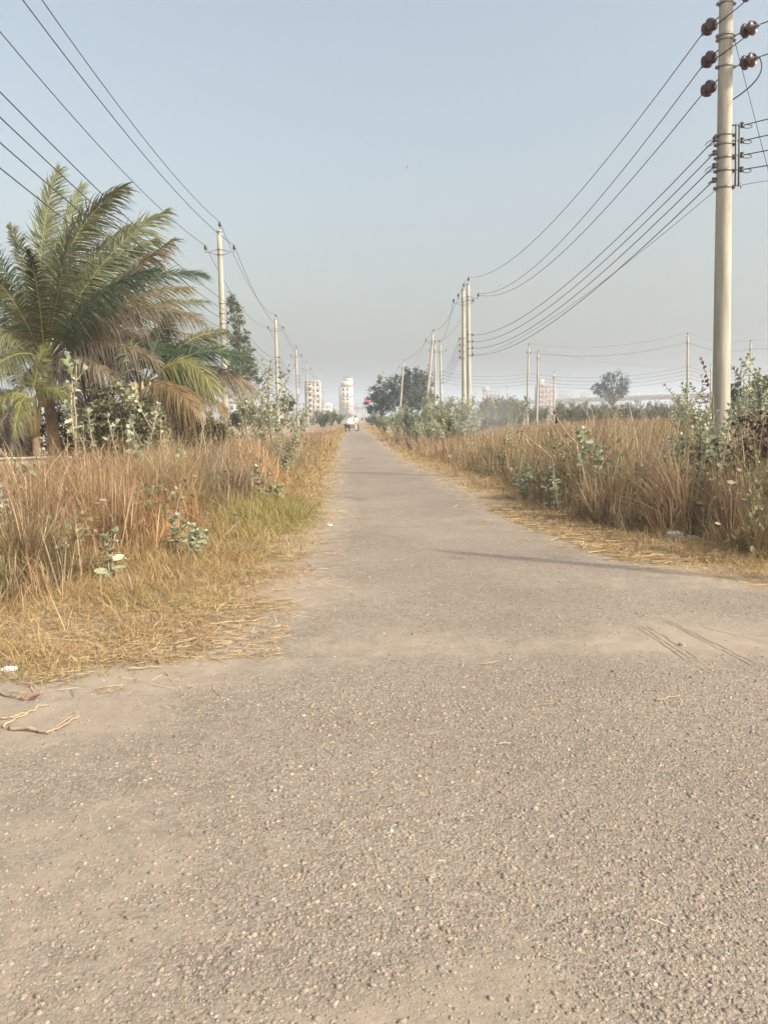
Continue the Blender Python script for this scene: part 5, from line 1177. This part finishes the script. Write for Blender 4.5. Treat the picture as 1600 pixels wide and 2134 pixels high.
def sack(p, rz, label, s=1.0, seed=0):
    rr = np.random.default_rng(seed); nu, nv = 20, 12; th = np.linspace(0, 2 * np.pi, nu, endpoint=False); V = []
    for j in range(nv + 1):
        f = j / nv * np.pi; 
        for a in th:
            sx = np.sign(math.cos(a)) * abs(math.cos(a)) ** .7; sy = np.sign(math.sin(a)) * abs(math.sin(a)) ** .7
            V.append((.48 * -math.cos(f), .30 * sx * math.sin(f) ** .45, .19 * sy * math.sin(f) ** .45 + .19))
    V = np.array(V) * s; V += .02 * np.stack([fbm(V[:, 0], V[:, 1] + V[:, 2], 4, seed + k) for k in range(3)], 1)
    f = [(j * nu + i, j * nu + (i + 1) % nu, (j + 1) * nu + (i + 1) % nu, (j + 1) * nu + i) for j in range(nv) for i in range(nu)]
    o = np_mesh('sack', V, np.array(f), M_SACK, smooth=True); o.location = p; o.rotation_euler.z = rz; tag(o, label, 'sack', 'white sacks on the cart'); return o
mw = Matrix.Translation(cl_) @ Matrix.Rotation(R(10), 4, 'Z')
sack(mw @ Vector((-.1, -.5, .68)), R(12), 'plump white sack lying nearest the person on the cart', 1.15, 1)
sack(mw @ Vector((.05, .35, .68)), R(8), 'white sack farther forward on the cart', 1.1, 2)
sack(mw @ Vector((-.05, -.08, 1.04)), R(14), 'white sack lying on top of the other two sacks', .95, 3)

# ------------------------------------------------------------------ litter and small things
def crumple(name, p, size, mat, label, cat, seed=0, flat=.6, group=None, rough=.35):
    bm = bmesh.new(); bmesh.ops.create_icosphere(bm, subdivisions=4, radius=1.0)
    for v in bm.verts:
        c = v.co.normalized(); nf = mnoise.fractal(c * 1.6 + Vector((seed * 7.1, 0, 0)), 1, 2, 4); rg = abs(mnoise.noise(c * 3.1 + Vector((0, seed * 3.3, 0))))
        v.co = c * (1 + rough * nf - .35 * rg); v.co.z = max(v.co.z, -.45)
    me = bpy.data.meshes.new(name); bm.to_mesh(me); bm.free(); me.materials.append(mat)
    o = bpy.data.objects.new(name, me); COL.objects.link(o); o.scale = (size, size * .8, size * flat); o.location = Vector(p) + Vector((0, 0, .42 * size * flat)); o.rotation_euler.z = seed
    return tag(o, label, cat, group)
crumple('plastic_bag', ground(940, 961), .17, M_PLASTIC, 'crumpled white plastic bag at the foot of the right grass', 'plastic bag', 1, .95)
crumple('plastic_bag', ground(1466, 1112), .085, M_GREENP, 'crumpled green plastic bag under the reeds by the big pole', 'plastic bag', 2, .8)
crumple('plastic_scrap', ground(20, 1398), .055, M_PLASTIC, 'torn white plastic scrap on the sand at the left picture edge', 'scrap', 3, .35)
crumple('plastic_scrap', ground(688, 1096), .04, M_PLASTIC, 'small white scrap on the left road edge beside the straw', 'scrap', 4, .5)
crumple('rubble_lump', ground(1405, 1124), .16, M_CONCB, 'grey rubble lump below the reeds, left of two', 'rubble', 5, .5, None, .2)
crumple('rubble_lump', ground(1440, 1128), .11, M_CONCB, 'smaller grey rubble lump below the reeds, right of two', 'rubble', 6, .5, None, .2)
crumple('stone', ground(1115, 1688), .015, M_CONCB, 'grey loose stone on the road chippings', 'stone', 7, .7, None, .15)
crumple('stone', ground(1420, 1346), .03, M_CONCB, 'loose grey stone on the sandy patch at the right', 'stone', 8, .6, None, .15)
def slab(p, sx, sy, sz, rz, mat, label, name='broken_slab', tilt=0.0, cat='slab', seed=0):
    rr = random.Random(seed); m = 14; V = []
    for z in (0, sz):
        for i in range(m):
            a = i / m * 6.283; q = 1 / max(abs(math.cos(a)), abs(math.sin(a))) ** .75 * rr.uniform(.88, 1.08) if z == 0 else None
            if z == 0: slab.q = getattr(slab, 'q', {}); slab.q[i] = q
            q = slab.q[i] * (1 if z == 0 else .96); V.append((sx * math.cos(a) * q, sy * math.sin(a) * q, z + rr.uniform(-.1, .1) * sz))
    mb = MB(); V += [(0, 0, 0), (0, 0, sz)]
    mb.add(V, [(i, (i + 1) % m, m + (i + 1) % m, m + i) for i in range(m)], [(2 * m, (i + 1) % m, i) for i in range(m)] + [(2 * m + 1, m + i, m + (i + 1) % m) for i in range(m)])
    o = mb.build(name, mat); o.location = p; o.rotation_euler = (tilt, 0, rz); return tag(o, label, cat)
slab(ground(1500, 1158), .17, .055, .03, R(12), M_CONC, 'pale broken slab piece lying on the straw at the right road edge', tilt=R(8), seed=1)
slab(ground(1128, 1138) + Vector((.5, 0, 0)), .06, .03, .015, R(20), M_CONC, 'small pale chip of board on the right road edge', tilt=R(5), seed=2, name='board_chip', cat='board')
slab(Vector((foot(1012, 33).x, 33, .32)), 1.1, .12, .12, R(-14), M_CONC, 'fallen concrete post lying in the grass by the small fire', tilt=R(6), name='fallen_post', cat='post', seed=3)
def twig(pxs, rad, label, group=None, mat=M_STICK, name='twig', z=.012, seed=0, fork=None):
    P = [ground(*p) for p in pxs]; base = P[0].copy(); rr = random.Random(seed); n = 6 * (len(P) - 1) + 1; Q = []
    for i in range(n):
        t = i / (n - 1) * (len(P) - 1); k = min(int(t), len(P) - 2); q = P[k].lerp(P[k + 1], t - k) - base; Q.append(q + Vector((rr.gauss(0, .004), rr.gauss(0, .004), z + abs(rr.gauss(0, .006)))))
    mb = MB(); mb.tube(Q, np.linspace(rad, rad * .5, n), 6)
    if fork: F_ = [ground(*p) - base for p in fork]; mb.tube([Q[n // 2], F_[0] + Vector((0, 0, .02)), F_[1] + Vector((0, 0, .012))], rad * .5, 5)
    o = mb.build(name, mat); o.location = base; return tag(o, label, 'twig', group)
M_STRAWST = mat_solid('pale straw stalk', (.43, .335, .20), .7, .2, 20)
twig([(18, 1522), (70, 1527), (100, 1531), (130, 1520), (166, 1497)], .011, 'crooked grey brown branch lying on the road at the left', fork=[(150, 1500), (156, 1490)], seed=1)
twig([(5, 1520), (45, 1498), (100, 1472)], .006, 'pale straight straw stalk above the crooked branch', mat=M_STRAWST, seed=2)
twig([(0, 1502), (30, 1500), (62, 1488)], .005, 'shorter pale straw stalk at the left picture edge above the branch', mat=M_STRAWST, seed=3)
twig([(0, 1450), (30, 1457), (55, 1463)], .006, 'thin dark twig ending at the curled dead leaf', seed=4)
twig([(272, 1400), (305, 1396), (340, 1394)], .006, 'pale stalk on the sand below the short grass', mat=M_STRAWST, seed=5)
twig([(168, 1408), (200, 1405)], .005, 'short pale stalk left of the longer one below the short grass', mat=M_STRAWST, seed=6)
twig([(1000, 1388), (1025, 1386), (1045, 1380)], .0035, 'pale straw stalk in the middle of the road', mat=M_STRAWST, seed=7)
twig([(1362, 1464), (1390, 1462), (1410, 1455)], .0035, 'thin curved straw on the chippings at the right', mat=M_STRAWST, seed=8)
twig([(1527, 1612), (1553, 1605)], .003, 'straw piece on the chippings near the right picture edge', mat=M_STRAWST, seed=9)
twig([(1260, 1737), (1300, 1735)], .002, 'pale straw on the chippings in the lower right', mat=M_STRAWST, seed=10)
# curled dead leaf
V, Fq, Cc = leaf_mesh([(0, 0, .02), (0.02, .01, .02), (-.02, 0, .02)], [(1, .2, .25), (.7, .8, .3), (-.5, .6, .35)], [(0, 0, 1), (.3, 0, 1), (0, .3, 1)], [.06, .05, .045], [(.3, .12, .05)] * 3)
o = np_mesh('dead_leaf', V, Fq, M_DEADLEAF); o.location = ground(62, 1463); tag(o, 'curled red brown dead leaf on the sand at the left', 'leaf')

# small grass fire and its smoke
fl = ground(1022, 926); fl = Vector((foot(1022, 35).x, 35, .0))
m, nt_, out = new_mat('flame'); em = N(nt_, 'ShaderNodeEmission', Color=(1.0, .30, .08, 1), Strength=1.6); nt_.links.new(em.outputs[0], out.inputs[0])
mb = MB()
for dx, h_, r_ in ((0, .55, .09), (.12, .34, .07), (-.1, .28, .06)):
    z = np.linspace(0, 1, 8); mb.tube([(dx + .05 * math.sin(a * 5 + dx * 9), .03 * math.cos(a * 4), .12 + h_ * a) for a in z], r_ * np.sin(np.clip(z * .85 + .12, 0, 1) * np.pi) + .004, 8)
f_ = mb.build('flame', m, None, True); f_.location = fl; tag(f_, 'small orange flame burning in the grass beyond the white bag', 'fire')
sm = MB(); sm.lathe([(0, 0)] + [(.9 * math.sin(a), 1 - math.cos(a)) for a in np.linspace(.2, np.pi - .2, 12)] + [(0, 2)], 20)
so_ = sm.build('smoke', None); so_.scale = (2.3, 1.6, 1.5); so_.location = fl + Vector((.2, .8, .1))
m, nt_, out = new_mat('thin smoke'); tc = N(nt_, 'ShaderNodeTexCoord'); nz = N(nt_, 'ShaderNodeTexNoise', Scale=2.2, Detail=3.0); nt_.links.new(tc.outputs['Object'], nz.inputs['Vector'])
gr = N(nt_, 'ShaderNodeTexGradient', gradient_type='SPHERICAL'); mp = N(nt_, 'ShaderNodeMapping'); mp.inputs['Location'].default_value = (0, 0, -.9); nt_.links.new(tc.outputs['Object'], mp.inputs[0]); nt_.links.new(mp.outputs[0], gr.inputs[0])
m1 = N(nt_, 'ShaderNodeMath', operation='MULTIPLY'); nt_.links.new(nz.outputs[0], m1.inputs[0]); nt_.links.new(gr.outputs[1], m1.inputs[1])
m2 = N(nt_, 'ShaderNodeMath', operation='MULTIPLY'); nt_.links.new(m1.outputs[0], m2.inputs[0]); m2.inputs[1].default_value = .3
pv2 = N(nt_, 'ShaderNodeVolumePrincipled'); pv2.inputs['Color'].default_value = (.85, .87, .92, 1); nt_.links.new(m2.outputs[0], pv2.inputs['Density']); nt_.links.new(pv2.outputs[0], out.inputs['Volume'])
so_.data.materials.append(m); tag(so_, 'thin grey smoke drifting from the small grass fire', kind='stuff')

# airliner far up
ap = EYE + ray(848, 347).normalized() * 3200
air = empty('airplane', ap, 'tiny white airplane high in the middle of the sky', 'airplane', rz=R(8))
mb = MB(); xs_ = np.linspace(-14, 14, 16); mb.tube([(a, 0, 0 if a < 9 else (a - 9) * .12) for a in xs_], [.2] + [1.0] + [1.7] * 9 + [1.5, 1.2, .9, .6, .2], 12); mb.build('fuselage', M_AIR, air, True)
for sy in (-1, 1): mb = MB(); mb.add([(-3, sy * 1.5, -.6), (2.2, sy * 1.5, -.6), (6, sy * 14, .9), (4.4, sy * 14, .9), (-3, sy * 1.5, -1.0), (2.2, sy * 1.5, -1.0), (6, sy * 14, .75), (4.4, sy * 14, .75)], [(0, 1, 2, 3), (4, 7, 6, 5), (0, 4, 5, 1), (1, 5, 6, 2), (2, 6, 7, 3), (3, 7, 4, 0)]); mb.build('wing', M_AIR, air)
mb = MB(); mb.add([(9.5, -.15, 1), (13, -.15, 1), (15, -.15, 6), (12.8, -.15, 6), (9.5, .15, 1), (13, .15, 1), (15, .15, 6), (12.8, .15, 6)], [(0, 1, 2, 3), (4, 7, 6, 5), (0, 4, 5, 1), (1, 5, 6, 2), (2, 6, 7, 3), (3, 7, 4, 0)]); mb.build('tail_fin', M_AIR, air)

# pole beyond the right frame whose shadow crosses the junction
o = copy_tree(PR); s_h = 6.4; o.matrix_world = Matrix.Translation((8.6, 4.1, 0)) @ Matrix.Diagonal((.8, .8, s_h / PROTO_H, 1)); tag(o, 'concrete pole just outside the right side of the picture whose shadow lies on the road', 'utility pole')

# green weeds tangled into the dry grass
def weeds():
    r_ = np.random.default_rng(91); P, D, Nn, L, C = [], [], [], [], []
    for side, n in ((1, 260), (-1, 110)):
        y = 7.5 + r_.random(n) ** 1.4 * 26; e = tall_r(y) if side > 0 else tall_l(y); sp = np.where(side > 0, .5 * y - e + 1, e + .5 * y)
        x = e + side * r_.random(n) * np.maximum(sp, .5); ok = (clumpy(x, y, .7, 33.0) > -.05) & (np.abs(e) < 50); x, y = x[ok], y[ok]
        zmax = np.where(side > 0, 1.1, .75) * (1 + .3 * clumpy(x, y, .8, 6.0))
        if side < 0: zmax = np.minimum(zmax, np.maximum(z_at(945, y), .25))
        else: zmax = np.minimum(zmax, z_at(880, y))
        for a, b, z in zip(x, y, zmax):
            k = r_.integers(14, 46); s_ = r_.uniform(.5, 1.2); tint = np.array([(.22, .23, .12), (.28, .25, .14), (.17, .20, .10), (.33, .27, .17)])[r_.integers(0, 4)]
            zz = z * r_.random(k) ** .7
            P.append(np.stack([a + r_.normal(0, .13, k), b + r_.normal(0, .13, k), zz], 1)); D.append(r_.normal(0, 1, (k, 3)) + [0, 0, .3]); Nn.append(r_.normal(0, .7, (k, 3)) + [0, 0, 1]); L.append(r_.uniform(.03, .10, k) * s_); C.append(tint * np.exp(r_.normal(0, .2, (k, 1))))
    V, Fq, Cc = leaf_mesh(np.concatenate(P), np.concatenate(D), np.concatenate(Nn), np.concatenate(L), np.concatenate(C)); tag(np_mesh('weeds', V, Fq, M_LEAF, Cc), 'small olive weeds tangled through the dry grass on both sides', kind='stuff')
weeds()

# tyre tread pressed into the sandy patch, drawn as broken flat strips of darker sand colour
def tyre_tracks():
    r_ = np.random.default_rng(17); V, Fq = [], []; n = 0
    for (p, q) in (((1328, 1308), (1428, 1376)), ((1338, 1307), (1440, 1374)), ((1348, 1306), (1452, 1373)), ((1382, 1294), (1568, 1388)), ((1390, 1293), (1578, 1386)), ((1462, 1308), (1640, 1352)), ((1366, 1190), (1402, 1206)), ((1374, 1189), (1412, 1205))):
        a, b = ground(*p), ground(*q); d = b - a; L = d.length; d = d / L; nrm = Vector((-d.y, d.x, 0)); t = 0
        while t < L:
            e = min(L, t + r_.uniform(.03, .16)); w_ = .0045 * r_.uniform(.6, 1.4); off = r_.normal(0, .004)
            for s_ in (t, e): c = a + d * s_ + nrm * off; V += [tuple(c - nrm * w_ + Vector((0, 0, .008))), tuple(c + nrm * w_ + Vector((0, 0, .008)))]
            Fq.append((n, n + 1, n + 3, n + 2)); n += 4; t = e + r_.uniform(.002, .03)
    m = mat_solid('darker pressed sand', (.29, .245, .185), .95, .2, 30)
    tag(np_mesh('tyre_tracks', np.array(V), np.array(Fq), m), kind='structure')
tyre_tracks()
